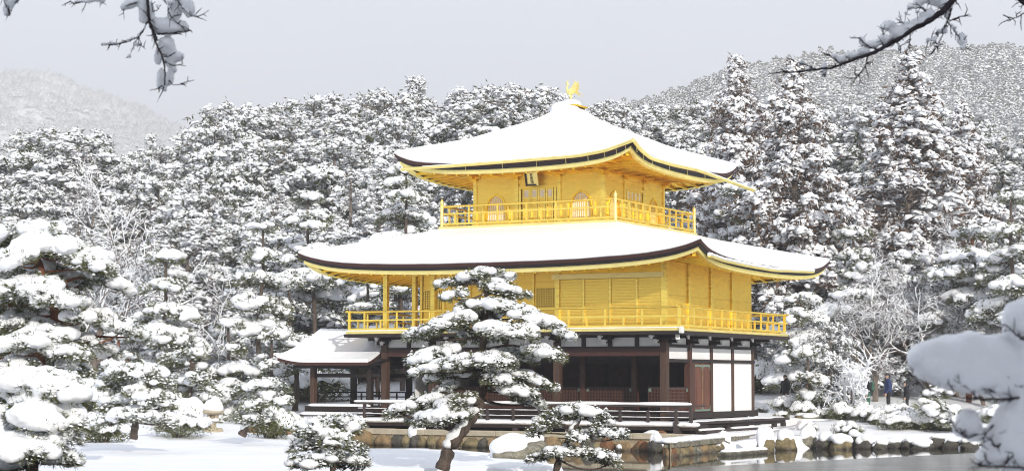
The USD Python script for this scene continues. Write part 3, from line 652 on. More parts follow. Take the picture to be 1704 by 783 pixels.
# inner row, one bay in: lattice half walls and a dark open hall
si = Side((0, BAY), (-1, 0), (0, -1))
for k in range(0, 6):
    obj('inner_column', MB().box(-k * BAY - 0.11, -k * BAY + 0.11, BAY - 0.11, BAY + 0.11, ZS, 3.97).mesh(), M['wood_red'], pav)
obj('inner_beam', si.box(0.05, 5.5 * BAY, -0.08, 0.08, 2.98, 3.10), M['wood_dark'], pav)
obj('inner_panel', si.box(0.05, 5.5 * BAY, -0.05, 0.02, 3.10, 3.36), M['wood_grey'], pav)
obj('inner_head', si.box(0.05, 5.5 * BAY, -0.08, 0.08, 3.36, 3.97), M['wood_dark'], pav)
def half_lattice(s, t0, t1, z0, z1, out):
    p = obj('half_shutter', s.box(t0, t1, out - 0.05, out - 0.02, z0, z1), M['wood_dark'], pav)
    mb = MB(); nx = max(int((t1 - t0) / 0.115), 2); nz = int((z1 - z0) / 0.115)
    for i in range(nx + 1): t = t0 + (t1 - t0) * i / nx; s.box(t - 0.022, t + 0.022, out - 0.02, out + 0.012, z0, z1, mb)
    for i in range(nz + 1): z = z0 + (z1 - z0) * i / nz; s.box(t0, t1, out - 0.02, out + 0.008, z - 0.022, z + 0.022, mb)
    obj('lattice', mb, M['wood_red'], p)
    obj('top_rail', s.box(t0, t1, out - 0.05, out + 0.02, z1 + 0.024, z1 + 0.06), M['wood_grey'], p)
    for t in (t0 + 0.06, t1 - 0.06): obj('metal_corner', s.box(t - 0.05, t + 0.05, out + 0.013, out + 0.024, z1 - 0.10, z1 + 0.02), M['copper_green'], p)
for k in range(5): half_lattice(si, k * BAY + 0.12, (k + 1) * BAY - 0.12 - (0.42 if k == 0 else 0), ZS + 0.02, 2.06, 0.0)
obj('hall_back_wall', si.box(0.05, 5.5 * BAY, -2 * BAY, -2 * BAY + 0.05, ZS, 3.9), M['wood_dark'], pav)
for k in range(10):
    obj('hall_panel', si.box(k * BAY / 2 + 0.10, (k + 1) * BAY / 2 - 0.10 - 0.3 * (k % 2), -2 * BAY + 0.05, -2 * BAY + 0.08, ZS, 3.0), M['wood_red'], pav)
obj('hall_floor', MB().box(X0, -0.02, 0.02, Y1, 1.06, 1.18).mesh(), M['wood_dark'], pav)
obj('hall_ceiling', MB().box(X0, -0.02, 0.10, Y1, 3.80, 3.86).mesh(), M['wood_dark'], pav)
obj('north_wall', S1['N'].box(0, 5.5 * BAY, -0.08, -0.02, ZS, 3.9), M['plaster'], pav)
obj('west_wall', S1['W'].box(0, 3 * BAY, -0.08, -0.02, ZS, 3.9), M['plaster'], pav)
# east face
sd = S1['E']
for k in range(1, 5):
    obj('side_column', sd.box(k * BAY - 0.10, k * BAY + 0.10, -0.10, 0.06, 0.95, 3.97), M['wood_column' if k > 0 else 'wood_red'], pav)
obj('sill_beam', sd.box(-0.12, 4 * BAY + 0.28, -0.10, 0.14, 0.98, 1.20), M['wood_dark'], pav)
obj('tie_beam', sd.box(0.126, 4 * BAY + 0.1, -0.06, 0.085, 3.02, 3.14), M['wood_dark'], pav)
obj('head_beam', sd.box(0.126, 4 * BAY + 0.1, -0.06, 0.085, 3.55, 3.66), M['wood_dark'], pav)
for k in range(4):
    a, b = k * BAY + (0.13 if k == 0 else 0.105), (k + 1) * BAY - 0.105
    obj('side_transom_panel', sd.box(a, b, -0.05, 0.012, 3.142, 3.548), M['plaster'], pav)
    obj('upper_transom_panel', sd.box(a + 0.45, b - 0.12, -0.05, 0.012, 3.662, 3.90), M['plaster'], pav)
    obj('transom_board', sd.box(a, a + 0.44, -0.05, 0.03, 3.662, 3.96), M['wood_dark'], pav)
    if k >= 2: obj('plaster_panel', sd.box(a, b, -0.05, 0.012, 1.202, 3.018), M['plaster'], pav)
half_lattice(sd, 0.13, BAY - 0.105, ZS + 0.02, 2.06, 0.0)
obj('corner_frame', sd.box(BAY - 0.10, BAY + 0.45, -0.06, 0.075, 1.202, 3.018), M['wood_red'], pav)
dd = obj('plank_door', sd.box(BAY + 0.46, 2 * BAY - 0.11, -0.05, -0.01, 1.202, 3.018), M['wood_door'], pav)
tA, tB = BAY + 0.47, 2 * BAY - 0.115; tm = (tA + tB) / 2
for lf, (a, b) in enumerate(((tA, tm - 0.01), (tm + 0.01, tB))):
    for i in range(3):
        obj('plank', sd.box(a + (b - a) * i / 3 + 0.004, a + (b - a) * (i + 1) / 3 - 0.004, -0.01, 0.02 + 0.004 * (i == 1), 1.22, 3.0), M['wood_door'], dd)
    for z in (1.30, 2.78):
        pl = Polygon([(a + 0.02, z - 0.06), (b - 0.02, z - 0.06), (b - 0.02, z + 0.16), (b - 0.07, z + 0.02), ((a + b) / 2, z + 0.0), (a + 0.07, z + 0.02), (a + 0.02, z + 0.16)])
        if z > 2: pl = affinity.scale(pl, 1, -1, origin=(0, z + 0.05))
        obj('metal_fitting', sd.poly(pl, 0.025, 0.04), M['copper_green'], dd)
obj('door_seam', sd.box(tm - 0.02, tm + 0.02, 0.0, 0.045, 1.22, 3.0), M['rock_e'], dd)
# brackets with white painted ends under the veranda
def bracket(s, t, lo=True):
    m_ = MB(); s.box(t - 0.05, t + 0.05, 0.06, 0.84, 3.86, 3.96, m_)
    if lo: s.box(t - 0.055, t + 0.055, 0.06, 0.46, 3.70, 3.82, m_)
    b = obj('veranda_bracket', m_, M['wood_dark'], pav)
    for o, z, ok in ((0.86, 3.885, True), (0.48, 3.735, lo)):
        if not ok: continue
        w = MB(); s.box(t - 0.055, t + 0.055, o - 0.015, o + 0.025, z - 0.055, z + 0.04, w); s.box(t - 0.10, t + 0.10, o - 0.04, o + 0.01, z + 0.02, z + 0.065, w); s.box(t - 0.03, t + 0.03, o - 0.01, o + 0.035, z + 0.04, z + 0.09, w)
        obj('white_end', w, M['white_paint'], b)
    obj('bracket_cap', s.box(t - 0.24, t + 0.24, 0.20, 0.30, 3.83, 3.90), M['wood_dark'], b)
for k in (0.06, 1, 2, 3, 4, 4.5, 5.44): bracket(S1['S'], k * BAY)
for k in (0.06, 1, 2, 3, 3.94): bracket(S1['E'], k * BAY)
for k in (0.06, 2, 3.94): bracket(S1['W'], k * BAY)
d45 = Side((0, 0), (-0.7071, -0.0), (0.72, -0.72))
obj('corner_bracket', MB().bar((0, 0, 3.91), (0.86, -0.86, 3.91), 0.11, 0.11), M['wood_dark'], pav)
obj('white_corner_end', MB().bar((0.86, -0.86, 3.90), (0.92, -0.92, 3.90), 0.15, 0.20), M['white_paint'], pav)
obj('corner_tip', cbox(D2 - 0.03, D2 + 0.13, -D2 - 0.13, -D2 + 0.03, 4.0, 4.24, 0.03), M['white_paint'], pav)

# veranda in front with its railing, and the benches on the east side
VX0, VX1, VY = -12.35, 1.66, -1.55
vf = obj('front_veranda', cbox(VX0, VX1, VY, 0.02, 0.66, 0.84, 0.015), M['wood_dark'], pav)
mb = MB(); n = 70
q = np.linspace(VX0 + 0.02, VX1 - 0.02, n)
obj('front_veranda_snow', snow_field([[x, VY + 0.28 + 0.03 * math.sin(x * 3), 0.86, 0.26, 0.34 + 0.02 * math.sin(x * 5.1), 0.10] for x in np.arange(VX0 + 0.15, VX1 - 0.05, 0.2)], 0.05, 5, 0.10), M['snow'], vf, smooth=True)
zt = 1.53
obj('veranda_top_rail', MB().box(VX0 + 0.35, VX1 + 0.02, VY - 0.03, VY + 0.09, zt - 0.07, zt).mesh(), M['wood_grey'], pav)
obj('rail_snow', snow_field([[x, VY + 0.03, zt + 0.035, 0.13, 0.085, 0.055 + 0.012 * math.sin(x * 2.3)] for x in np.arange(VX0 + 0.38, VX1, 0.11)], 0.03, 6, 0.06), M['snow'], pav, smooth=True)
for zz, sn_ in ((1.28, True), (1.08, True)):
    obj('veranda_mid_rail', MB().box(VX0 + 0.40, VX1 - 0.02, VY + 0.005, VY + 0.055, zz - 0.02, zz + 0.02).mesh(), M['wood_dark'], pav)
    obj('rail_snow', MB().tube([[x, VY + 0.03, zz + 0.03] for x in np.linspace(VX0 + 0.45, VX1 - 0.05, 60)], 0.026 + 0.006 * np.sin(np.arange(60) * 2.1), 6, flat=0.7), M['snow'], pav, smooth=50)
for i, x in enumerate(np.arange(VX1 - 0.55, VX0 + 0.3, -1.06)):
    obj('veranda_post', MB().box(x - 0.05, x + 0.05, VY - 0.02, VY + 0.08, 0.84, zt - 0.071 if i % 4 == 0 else 1.36).mesh(), M['wood_grey'], pav)
obj('veranda_post', MB().box(VX1 - 0.06, VX1 + 0.04, VY - 0.02, VY + 0.08, 0.80, zt - 0.071).mesh(), M['wood_grey'], pav)
obj('veranda_side_rail', MB().box(VX1 - 0.05, VX1 + 0.03, VY + 0.081, -0.2, zt - 0.06, zt - 0.005).mesh(), M['wood_grey'], pav)
for i, x in enumerate(np.arange(VX1 - 0.5, VX0, -2.12)):
    p = obj('veranda_stilt', MB().box(x - 0.10, x + 0.10, VY + 0.02, VY + 0.22, 0.55, 0.66).mesh(), M['wood_grey'], pav)
obj('veranda_corner_post', MB().box(VX1 - 0.62, VX1 - 0.42, VY - 0.10, VY + 0.02, 0.30, 0.95).mesh(), M['wood_grey'], pav)
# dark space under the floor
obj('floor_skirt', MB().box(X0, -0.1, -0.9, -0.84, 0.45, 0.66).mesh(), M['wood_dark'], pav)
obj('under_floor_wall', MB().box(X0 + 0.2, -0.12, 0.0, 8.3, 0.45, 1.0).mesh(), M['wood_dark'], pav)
bn = obj('side_veranda', cbox(0.15, 1.20, -0.05, 9.45, 0.83, 0.93, 0.01), M['wood_grey'], pav)
obj('side_veranda_snow', snow_field([[0.95 + 0.05 * math.sin(y * 2), y, 0.935, 0.22, 0.22, 0.035] for y in np.arange(0.2, 9.2, 0.18)] + [[0.45, y, 0.935, 0.3, 0.25, 0.03] for y in np.arange(2.2, 9.2, 0.25)], 0.045, 8, 0.08), M['snow'], bn, smooth=True)
obj('side_beam', MB().box(0.95, 1.08, 0.0, 9.3, 0.70, 0.83).mesh(), M['wood_dark'], pav)
for y in (0.6, 3.3, 6.4, 8.2, 9.2): obj('side_stilt', MB().box(0.93, 1.10, y - 0.09, y + 0.09, 0.40, 0.72).mesh(), M['wood_grey'], pav)
obj('side_skirt', MB().box(0.55, 0.60, 0, 6.6, 0.40, 0.83).mesh(), M['wood_dark'], pav)
st = obj('step_bench', cbox(1.55, 1.95, -0.9, 5.6, 0.56, 0.66, 0.01), M['wood_grey'], pav)
obj('step_snow', snow_field([[1.72, y, 0.67, 0.15, 0.16, 0.04] for y in list(np.arange(-0.8, 1.1, 0.13)) + list(np.arange(2.2, 5.5, 0.13))], 0.04, 9, 0.08), M['snow'], st, smooth=True)
for y in (-0.75, 1.4, 3.4, 5.4): obj('step_leg', MB().box(1.60, 1.90, y - 0.08, y + 0.08, 0.40, 0.56).mesh(), M['wood_grey'], st)

# ---- hanging plaque on the third storey
pl = thing('name_plaque', 'small hanging name plaque with dark brush characters under the upper eaves', 'plaque', (C3[0] - 0.10, C3[1] - 2.725 - 0.30, 9.72))
TILT = math.radians(14)
def tilted(mb):
    v, f = mb.mesh(); v = v.copy(); y, z = v[:, 1].copy(), v[:, 2].copy()
    v[:, 1] = y * math.cos(TILT) - z * math.sin(TILT); v[:, 2] = y * math.sin(TILT) + z * math.cos(TILT); return v, f
obj('board', tilted(MB().box(-0.20, 0.20, 0.0, 0.03, 0.02, 0.44)), M['gold_pale'], pl)
for x0_, x1_, z0_, z1_ in ((-0.27, -0.20, -0.04, 0.50), (0.20, 0.27, -0.04, 0.50), (-0.199, 0.199, 0.44, 0.50), (-0.199, 0.199, -0.04, 0.02)):
    obj('frame', tilted(MB().box(x0_, x1_, -0.03, 0.035, z0_, z1_)), M['wood_dark' if x0_ < -0.26 or z1_ == 0.02 else 'gold_pale'], pl)
def glyph(strokes, z, s=0.13):
    mb = MB()
    for xa, za, xb, zb, w in strokes: mb.bar((xa * s, -0.006, z + za * s), (xb * s, -0.006, z + zb * s), 0.012, w * s, up=(0, 0, 1) if abs(xb - xa) > abs(zb - za) else (1, 0, 0))
    return tilted(mb)
# three characters, read from top to bottom
g1 = [(0, .5, 0, .36, .1), (-.45, .34, .45, .34, .1), (-.45, .34, -.45, .2, .1), (.45, .34, .45, .2, .1), (-.1, .28, -.3, .12, .09), (.1, .28, .34, .14, .09), (-.35, 0, .25, 0, .1), (-.02, .12, -.3, -.5, .11), (.22, 0, .2, -.38, .1), (.2, -.4, .48, -.36, .11)]
g2_ = [(0, .5, 0, .4, .1), (-.36, .38, .36, .38, .1), (-.2, .34, -.14, .24, .08), (.2, .34, .14, .24, .08), (-.46, .2, .46, .2, .1), (-.26, .1, .26, .1, .09), (-.26, .1, -.26, -.2, .09), (.26, .1, .26, -.2, .09), (-.26, -.05, .26, -.05, .08), (-.26, -.2, .26, -.2, .09), (-.08, -.2, -.34, -.5, .1), (.08, -.2, .1, -.42, .1), (.1, -.45, .46, -.4, .1)]
g3 = [(-.5, .42, -.08, .42, .1), (-.28, .42, -.28, -.42, .11), (-.28, -.42, -.42, -.36, .1), (0, .44, .5, .44, .1), (.22, .42, .16, .28, .09), (.04, .26, .46, .26, .09), (.04, .26, .04, -.26, .09), (.46, .26, .46, -.26, .09), (.04, .08, .46, .08, .08), (.04, -.08, .46, -.08, .08), (.04, -.26, .46, -.26, .09), (.14, -.28, 0, -.48, .1), (.34, -.28, .5, -.48, .1)]
for g_, z_ in ((g1, 0.365), (g2_, 0.235), (g3, 0.10)): obj('character', glyph(g_, z_), M['wood_dark'], pl)

# ---- the phoenix on the roof
ph = thing('phoenix_statue', 'gilded phoenix statue with raised wings standing on the roof top', 'statue', (C3[0], C3[1], 13.26), scale=(0.86, 0.86, 0.90))
def hullsurf(bones, h=0.02, it=6):
    ms = []
    for a, b, ra, rb in bones:
        ms.append(manifold3d.Manifold.batch_hull([manifold3d.Manifold.sphere(ra, 12).translate(list(map(float, a))), manifold3d.Manifold.sphere(rb, 12).translate(list(map(float, b)))]))
    m = manifold3d.Manifold.batch_boolean(ms, manifold3d.OpType.Add).refine_to_length(h * 2.2)
    o = m.to_mesh(); t = trimesh.Trimesh(o.vert_properties[:, :3], o.tri_verts)
    if it: trimesh.smoothing.filter_taubin(t, iterations=it)
    return t
# it faces west (left in the picture): -x
body = hullsurf([((-0.10, 0, 0.42), (0.14, 0, 0.40), 0.105, 0.085), ((-0.12, 0, 0.46), (-0.20, 0, 0.62), 0.075, 0.045), ((-0.20, 0, 0.62), (-0.12, 0, 0.76), 0.045, 0.038), ((-0.12, 0, 0.76), (-0.17, 0, 0.85), 0.036, 0.05), ((-0.20, 0, 0.85), (-0.29, 0, 0.81), 0.022, 0.008), ((-0.15, 0, 0.88), (-0.10, 0, 0.96), 0.02, 0.008), ((-0.17, 0, 0.88), (-0.19, 0, 0.95), 0.015, 0.006)], 0.02)
obj('body', body, M['gold_pale'], ph, smooth=60)
for s in (-1, 1):
    obj('leg', hullsurf([((0.0, s * 0.055, 0.38), (0.02, s * 0.06, 0.20), 0.05, 0.026), ((0.02, s * 0.06, 0.20), (-0.03, s * 0.06, 0.02), 0.022, 0.018), ((-0.03, s * 0.06, 0.02), (-0.12, s * 0.05, 0.012), 0.014, 0.009), ((-0.03, s * 0.06, 0.02), (0.05, s * 0.07, 0.012), 0.012, 0.008)], 0.02, 3), M['gold_pale'], ph, smooth=60)
    wp = Polygon([(-0.10, 0.38), (-0.04, 0.50), (0.08, 0.60), (0.20, 0.74), (0.32, 0.90), (0.31, 0.80), (0.38, 0.83), (0.34, 0.71), (0.40, 0.71), (0.34, 0.60), (0.39, 0.57), (0.31, 0.50), (0.32, 0.44), (0.18, 0.40), (0.0, 0.35)])
    wv_, wf_ = extrude_xz(wp, -0.018, 0.018); wv_[:, 1] = wv_[:, 1] + s * (0.085 + 0.10 * np.clip(wv_[:, 2] - 0.40, 0, 1)); wing = (wv_, wf_)
    obj('wing', wing, M['gold_pale'], ph)
tail = MB()
for i, (dz, dy) in enumerate(((0.34, 0), (0.24, 0.07), (0.24, -0.07), (0.10, 0.09), (0.10, -0.09), (-0.06, 0.03))):
    a = np.array([0.16, dy * 0.3, 0.41]); b = np.array([0.40, dy * 1.6, 0.34 + dz * 0.4 - 0.08]); c_ = np.array([0.54 + 0.1 * (dz < 0.15), dy * 2.2, 0.30 + dz * 0.5 - 0.10])
    tail.tube([a, 0.5 * (a + b) + [0, 0, 0.03], b, c_], [0.03, 0.035, 0.03, 0.006], 6, flat=0.4)
obj('tail', tail, M['gold_pale'], ph, smooth=60)
obj('pedestal', trimesh.creation.revolve(np.array([(0, -0.25), (0.13, -0.25), (0.13, -0.05), (0.16, -0.02), (0.16, 0.0), (0, 0.0)]), sections=14), M['gold_pale'], ph, smooth=40)
# ================================================================== stone terrace and shore
def rock_mesh(rx, ry, rz, seed, sub=3, rough=0.35):
    t = trimesh.creation.icosphere(sub, 1.0); v = np.array(t.vertices)
    n = meshkit.fbm(v * 1.3 + seed * 7.3, 3, seed); n2 = meshkit.fbm(v * 4.0 + seed * 3.1, 2, seed + 1)
    v = v * (1 + rough * 1.6 * (n - 0.5) + 0.18 * (n2 - 0.5))[:, None]
    # a few flat cleavage planes
    r = np.random.default_rng(seed)
    for _ in range(6):
        d = r.normal(size=3); d /= np.linalg.norm(d); k = v @ d - r.uniform(0.62, 0.85); v -= np.clip(k, 0, None)[:, None] * d * 0.85
    return v * [rx, ry, rz], np.array(t.faces)
def rock(px, py, wpx, hpx, m, seed, label, snow=0.6, z0=0.0, depth=None, group=None, name='shore_rock', cover=1.0, off=(0, 0)):
    """a boulder whose foot stands at the picture point (px, py) on height z0"""
    p = at_z(px, py, z0) if depth is None else at_depth(px, py, depth)
    s = ((p - CAM) @ FH) / FPX
    rx, rz = wpx * s / 2, hpx * s
    t = thing(name, label, 'rock', (p[0], p[1], p[2]), -YAW * 0 + YAW * -1, group=group)
    v, f = rock_mesh(rx, rx * 0.8, rz * 0.72, seed); v = v + [0, 0, rz * 0.28]
    obj('stone', (v, f), M[m], t, smooth=38)
    if snow > 0:
        r = np.random.default_rng(seed + 50); B = []
        top = v[:, 2].max()
        for _ in range(14):
            a = r.uniform(0, 6.28); q = math.sqrt(r.uniform(0, 1)) * 0.62 * cover
            x, y = off[0] * rx + rx * q * math.cos(a), off[1] * rx + rx * 0.8 * q * math.sin(a)
            i = np.argmin((v[:, 0] - x) ** 2 + (v[:, 1] - y) ** 2 + np.where(v[:, 2] < rz * 0.3, 9, 0)); z = v[i, 2]
            B.append([x, y, z + 0.01, rx * 0.36, rx * 0.33, rz * 0.17 * snow + 0.03])
        obj('snow_cap', snow_field(B, max(rx / 14, 0.02), seed, 0.10, 4.0), M['snow'], t, smooth=True)
    return t

ter = thing('stone_terrace', 'low stone terrace the pavilion stands on, pale curb over a rough wall at the water', 'terrace')
TZ = 0.47
E_c = [at_z(1112, 735, TZ)[:2], at_z(1335, 713, TZ)[:2]]           # the terrace's outer corner on the east side
outl = Polygon([(-13.1, -3.1), (2.3, -3.1), tuple(E_c[0] + [0.1, -0.1]), tuple(E_c[1]), (3.2, 11.0), (-13.1, 11.0)])
tv = trimesh.creation.extrude_polygon(outl, 0.85, engine='earcut'); tv.apply_translation([0, 0, TZ - 0.85])
obj('core', tv, M['soil'], ter)
# curb blocks and wall stones along the two fronts in view
rs = np.random.default_rng(21)
def curb(a, b, z0, z1, wid, step, m, name):
    a, b = np.array(a, float), np.array(b, float); L = np.linalg.norm(b - a); d = (b - a) / L; n_ = np.array([d[1], -d[0]]); x = 0.0
    while x < L - 0.05:
        w = min(step * rs.uniform(0.75, 1.25), L - x)
        c = a + d * (x + w / 2) + n_ * 0.02 * rs.uniform(0, 1); ang = math.atan2(d[1], d[0])
        mm = cbox(-w / 2 + 0.006, w / 2 - 0.006, -wid / 2, wid / 2, z0, z1 + rs.uniform(-0.01, 0.01), 0.02)
        v, f, _ = meshkit.arrays(mm); v = fit_rot((v, f), ang, np.zeros(3))[0] + [c[0], c[1], 0]
        obj(name, (v, f), M[m], ter); x += w
curb((-13.0, -3.0), (2.35, -3.0), 0.40, 0.60, 0.34, 1.25, 'ledge_stone', 'curb_block')
def wall_stones(a, b, z0, z1, n, seed, cols):
    a, b = np.array(a, float), np.array(b, float); L = np.linalg.norm(b - a); d = (b - a) / L; ang = math.atan2(d[1], d[0]); r = np.random.default_rng(seed); x = 0
    while x < L:
        w = r.uniform(0.25, 0.70); h = (z1 - z0) * r.uniform(0.75, 1.05)
        v, f = rock_mesh(w * 0.60, 0.24, h * 0.62, int(r.integers(1e6)), 2, 0.38)
        v = fit_rot((v, f), ang, np.zeros(3))[0]; c = a + d * (x + w / 2)
        obj('wall_stone', (v + [c[0], c[1] + r.uniform(-.06, .06), (z0 + z1) / 2 + r.uniform(-0.05, 0.02)], f), M[cols[int(r.integers(len(cols)))]], ter, smooth=35); x += w * 0.96
wall_stones((-13.0, -3.08), (2.5, -3.08), -0.25, 0.40, 0, 31, ['rock_a', 'rock_e', 'rock_a', 'rock_b', 'rock_c', 'rock_e'])
wall_stones(E_c[0] + [0.0, -0.02], E_c[1] + [0.02, 0], -0.25, 0.32, 0, 33, ['rock_a', 'rock_d', 'rock_a', 'rock_e'])
wall_stones((2.4, -3.1), tuple(E_c[0]), -0.25, 0.36, 0, 35, ['rock_a', 'rock_b', 'rock_a'])
curb(E_c[0], E_c[1], 0.28, 0.46, 0.30, 1.1, 'rock_d', 'edge_block')
sn = []
for t in np.linspace(0.02, 0.99, 46):
    c = E_c[0] * (1 - t) + E_c[1] * t; n_ = np.array([-(E_c[1] - E_c[0])[1], (E_c[1] - E_c[0])[0]]); n_ /= np.linalg.norm(n_)
    for o in ((0.05, 0.30) if t < 0.45 else (0.05, 0.35, 0.62) if t < 0.7 else (0.05, 0.38, 0.7, 1.05)):
        sn.append([*(c + n_ * (o + 0.06 * math.sin(t * 37))), TZ + 0.02, 0.24, 0.24, 0.085])
for x in np.linspace(2.35, E_c[0][0], 5): sn.append([x, -3.1 + (E_c[0][1] + 3.1) * (x - 2.35) / (E_c[0][0] - 2.35) + .1, TZ + 0.02, 0.28, 0.24, 0.09])
obj('edge_snow', snow_field(sn, 0.05, 41, 0.16), M['snow'], ter, smooth=True)
# lower ledge by the water with snow on it
pl0, pl1 = at_z(1216, 752, 0.10)[:2], at_z(1262, 748.5, 0.10)[:2]
lg = thing('stone_ledge', 'low flat stone ledge with a strip of snow just above the water', 'ledge', (*((pl0 + pl1) / 2), 0.0), math.atan2(*(pl1 - pl0)[::-1]))
L = np.linalg.norm(pl1 - pl0)
obj('slab', cbox(-L * .75, L * .75, -0.22, 0.22, -0.4, 0.13, 0.03), M['rock_d'], lg)
obj('snow_strip', snow_field([[x, 0.02 * math.sin(x * 9), 0.14, 0.2, 0.2, 0.07] for x in np.linspace(-L * .65, L * .65, 14)], 0.035, 4, 0.1), M['snow'], lg, smooth=True)

# boulders along the water, each its own thing
rock(583, 741, 34, 27, 'rock_b', 101, 'rusty brown boulder under the left end of the veranda at the water', 0.0, -0.05)
rock(603, 742, 40, 28, 'rock_e', 102, 'rounded tan boulder below the veranda, second from the left', 0.0, -0.05)
rock(640, 742, 36, 17, 'rock_c', 103, 'low dark boulder at the foot of the terrace wall', 0.0, -0.05)
rock(694, 745, 34, 34, 'rock_c', 104, 'dark grey boulder capped with thick snow left of the leaning pine trunk', 1.5, -0.08, off=(0.0, 0.0))
rock(822, 742, 30, 22, 'rock_a', 105, 'small olive boulder under the veranda post right of the leaning trunk', 0.0, -0.05)
rock(985, 752, 40, 32, 'rock_c', 106, 'dark round boulder behind the small pine at the water', 0.0, -0.08)
rock(1090, 752, 46, 38, 'rock_b', 107, 'rust coloured boulder with a streak of snow below the veranda corner', 0.35, -0.06, cover=0.7, off=(-0.5, 0))
rock(1092, 757, 29, 31, 'rock_c', 108, 'small black rock under a white snow cap standing in the water', 1.3, -0.1)
rock(1030, 751, 11, 9, 'rock_c', 109, 'tiny snow-capped stone at the foot of the wall', 1.0, -0.03)
rock(1206, 752, 24, 26, 'rock_c', 110, 'snow-smothered stone in the middle of the east terrace edge', 2.2, -0.05)
rock(1274, 757, 32, 34, 'rock_a', 111, 'squat rock under a tall snow cap, leftmost of the row right of the terrace', 1.9, -0.08)
rock(1307, 752, 36, 30, 'rock_a', 112, 'greenish rock with a snow cap, second of the row right of the terrace', 1.6, -0.08)
rock(1345, 747, 30, 30, 'rock_d', 113, 'lichened rock with a snow cap beside the end of the terrace', 1.6, -0.05)
rock(1338, 728, 34, 26, 'rock_d', 114, 'grey-green rock behind the end of the terrace, half snowed over', 0.8, 0.25)
SHORE_LB = ['first snow-covered rock right of the lichened one in the shore row', 'broad olive rock under snow below the scrubby shore bush', 'tan upright rock between two snowy ones on the right shore', 'dark rock below the tiny bush on the shore', 'smallest dark stone of the right shore row', 'wide black rock with snow below the shore\'s shadowed bush', 'narrow dark rock in the shaded stretch of shore', 'broad dark rock in the middle of the shaded shore', 'dark rock under the leaning red stem', 'bare black rock left of the hanging snow branch', 'snowy shore rock just behind the hanging snow lumps', 'snowy shore rock half hidden by the hanging snow', 'last shore rock at the right edge behind the hanging snow']
k = 0
for px, w, h, m, sn_ in ((1374, 34, 26, 'rock_c', 1.0), (1398, 46, 24, 'rock_a', 1.1), (1424, 26, 30, 'rock_c', 0.7), (1440, 36, 24, 'rock_c', 1.1), (1464, 28, 16, 'rock_c', 0.9), (1486, 46, 18, 'rock_c', 1.0), (1514, 30, 22, 'rock_c', 0.8), (1536, 40, 17, 'rock_c', 1.0), (1562, 34, 24, 'rock_c', 0.45), (1588, 38, 20, 'rock_c', 0.5), (1614, 34, 20, 'rock_c', 0.9), (1642, 40, 22, 'rock_c', 0.9), (1674, 36, 20, 'rock_c', 0.9)):
    rock(px, 749.6 + 1.0 * math.sin(k * 2.1), w, h, m, 120 + k, SHORE_LB[k], sn_, -0.08, group='rocks along the right-hand shore'); k += 1
rock(868, 786, 100, 62, 'rock_d', 140, 'large lichened boulder in front of the water under a smooth slope of snow', 1.0, 0.0, name='boulder', off=(-0.15, 0.25), cover=1.1)
rock(500, 727, 46, 26, 'rock_e', 141, 'pale stone bank under snow behind the small front pine', 1.2, 0.3)
for i, (px, py, w, h) in enumerate(((310, 722, 60, 40), (430, 724, 46, 22), (470, 725, 40, 18), (280, 722, 44, 26))):
    rock(px, py, w, h, 'rock_b', 150 + i, ['snow-buried garden stone left of the lantern, brown showing through', 'low snow-buried stone right of the lantern', 'flat snow-buried stone by the bank behind the front pine', 'small snow-buried stone at the left of the lantern group'][i], 2.6, 0.45, name='garden_stone', cover=1.25)
for i, (px, py, w, h) in enumerate(((1345, 697, 52, 8), (1290, 660, 40, 10))):
    rock(px, py, w, h, 'rock_a', 160 + i, ['flat step stone under a slab of snow on the right-hand lawn', 'long flat stone with snow behind the pavilion bench'][i], 1.6, 0.8, name='step_stone')

# ================================================================== the fishing deck on the left
fd = thing('fishing_pavilion', 'small open wooden fishing pavilion with a snow-covered gable roof beside the main hall', 'pavilion')
FX = [-14.98, -12.35]; FY = [0.0, 2.85]
for x in FX:
    for y in FY:
        obj('post', MB().box(x - 0.10, x + 0.10, y - 0.10, y + 0.10, -0.8, 2.86).mesh(), M['wood_column' if y < 1 and x < -14 else 'wood_dark'], fd)
for y in FY:
    obj('tie_beam', MB().box(FX[0] + 0.101, X0, y - 0.05, y + 0.05, 2.46, 2.60).mesh(), M['wood_dark'], fd)
    obj('plate', MB().box(-15.9, -12.0, y - 0.09, y + 0.09, 2.80, 2.94).mesh(), M['wood_dark'], fd)
for x in FX: obj('cross_tie', MB().box(x - 0.05, x + 0.05, FY[0] + 0.101, FY[1] - 0.101, 2.45, 2.59).mesh(), M['wood_dark'], fd)
obj('floor', MB().box(-15.25, -11.8, -0.2, 3.05, 1.10, 1.34).mesh(), M['wood_dark'], fd)
obj('floor_snow', snow_field([[x, -0.06, 1.36, 0.2, 0.14, 0.07] for x in np.arange(-15.0, -12.3, 0.16)], 0.04, 3, 0.1), M['snow'], fd, smooth=True)
obj('lower_sill', MB().box(-15.2, -11.9, -0.62, -0.34, 0.92, 1.02).mesh(), M['wood_dark'], fd)
obj('sill_snow', snow_field([[x, -0.5, 1.05, 0.2, 0.15, 0.07] for x in np.arange(-15.05, -12.0, 0.16)], 0.04, 3, 0.1), M['snow'], fd, smooth=True)
for zz in (1.52, 1.68, 1.86):
    obj('far_rail', MB().box(-15.0, -11.9, FY[1] - 0.03, FY[1] + 0.03, zz - 0.025, zz + 0.025).mesh(), M['wood_dark'], fd)
    obj('end_rail', MB().box(-15.03, -14.97, 0.11, FY[1] - 0.11, zz - 0.025, zz + 0.025).mesh(), M['wood_dark'], fd)
for x in np.arange(-14.6, -12.0, 0.42): obj('baluster', MB().box(x - 0.025, x + 0.025, FY[1] - 0.028, FY[1] + 0.028, 1.34, 1.83).mesh(), M['wood_dark'], fd)
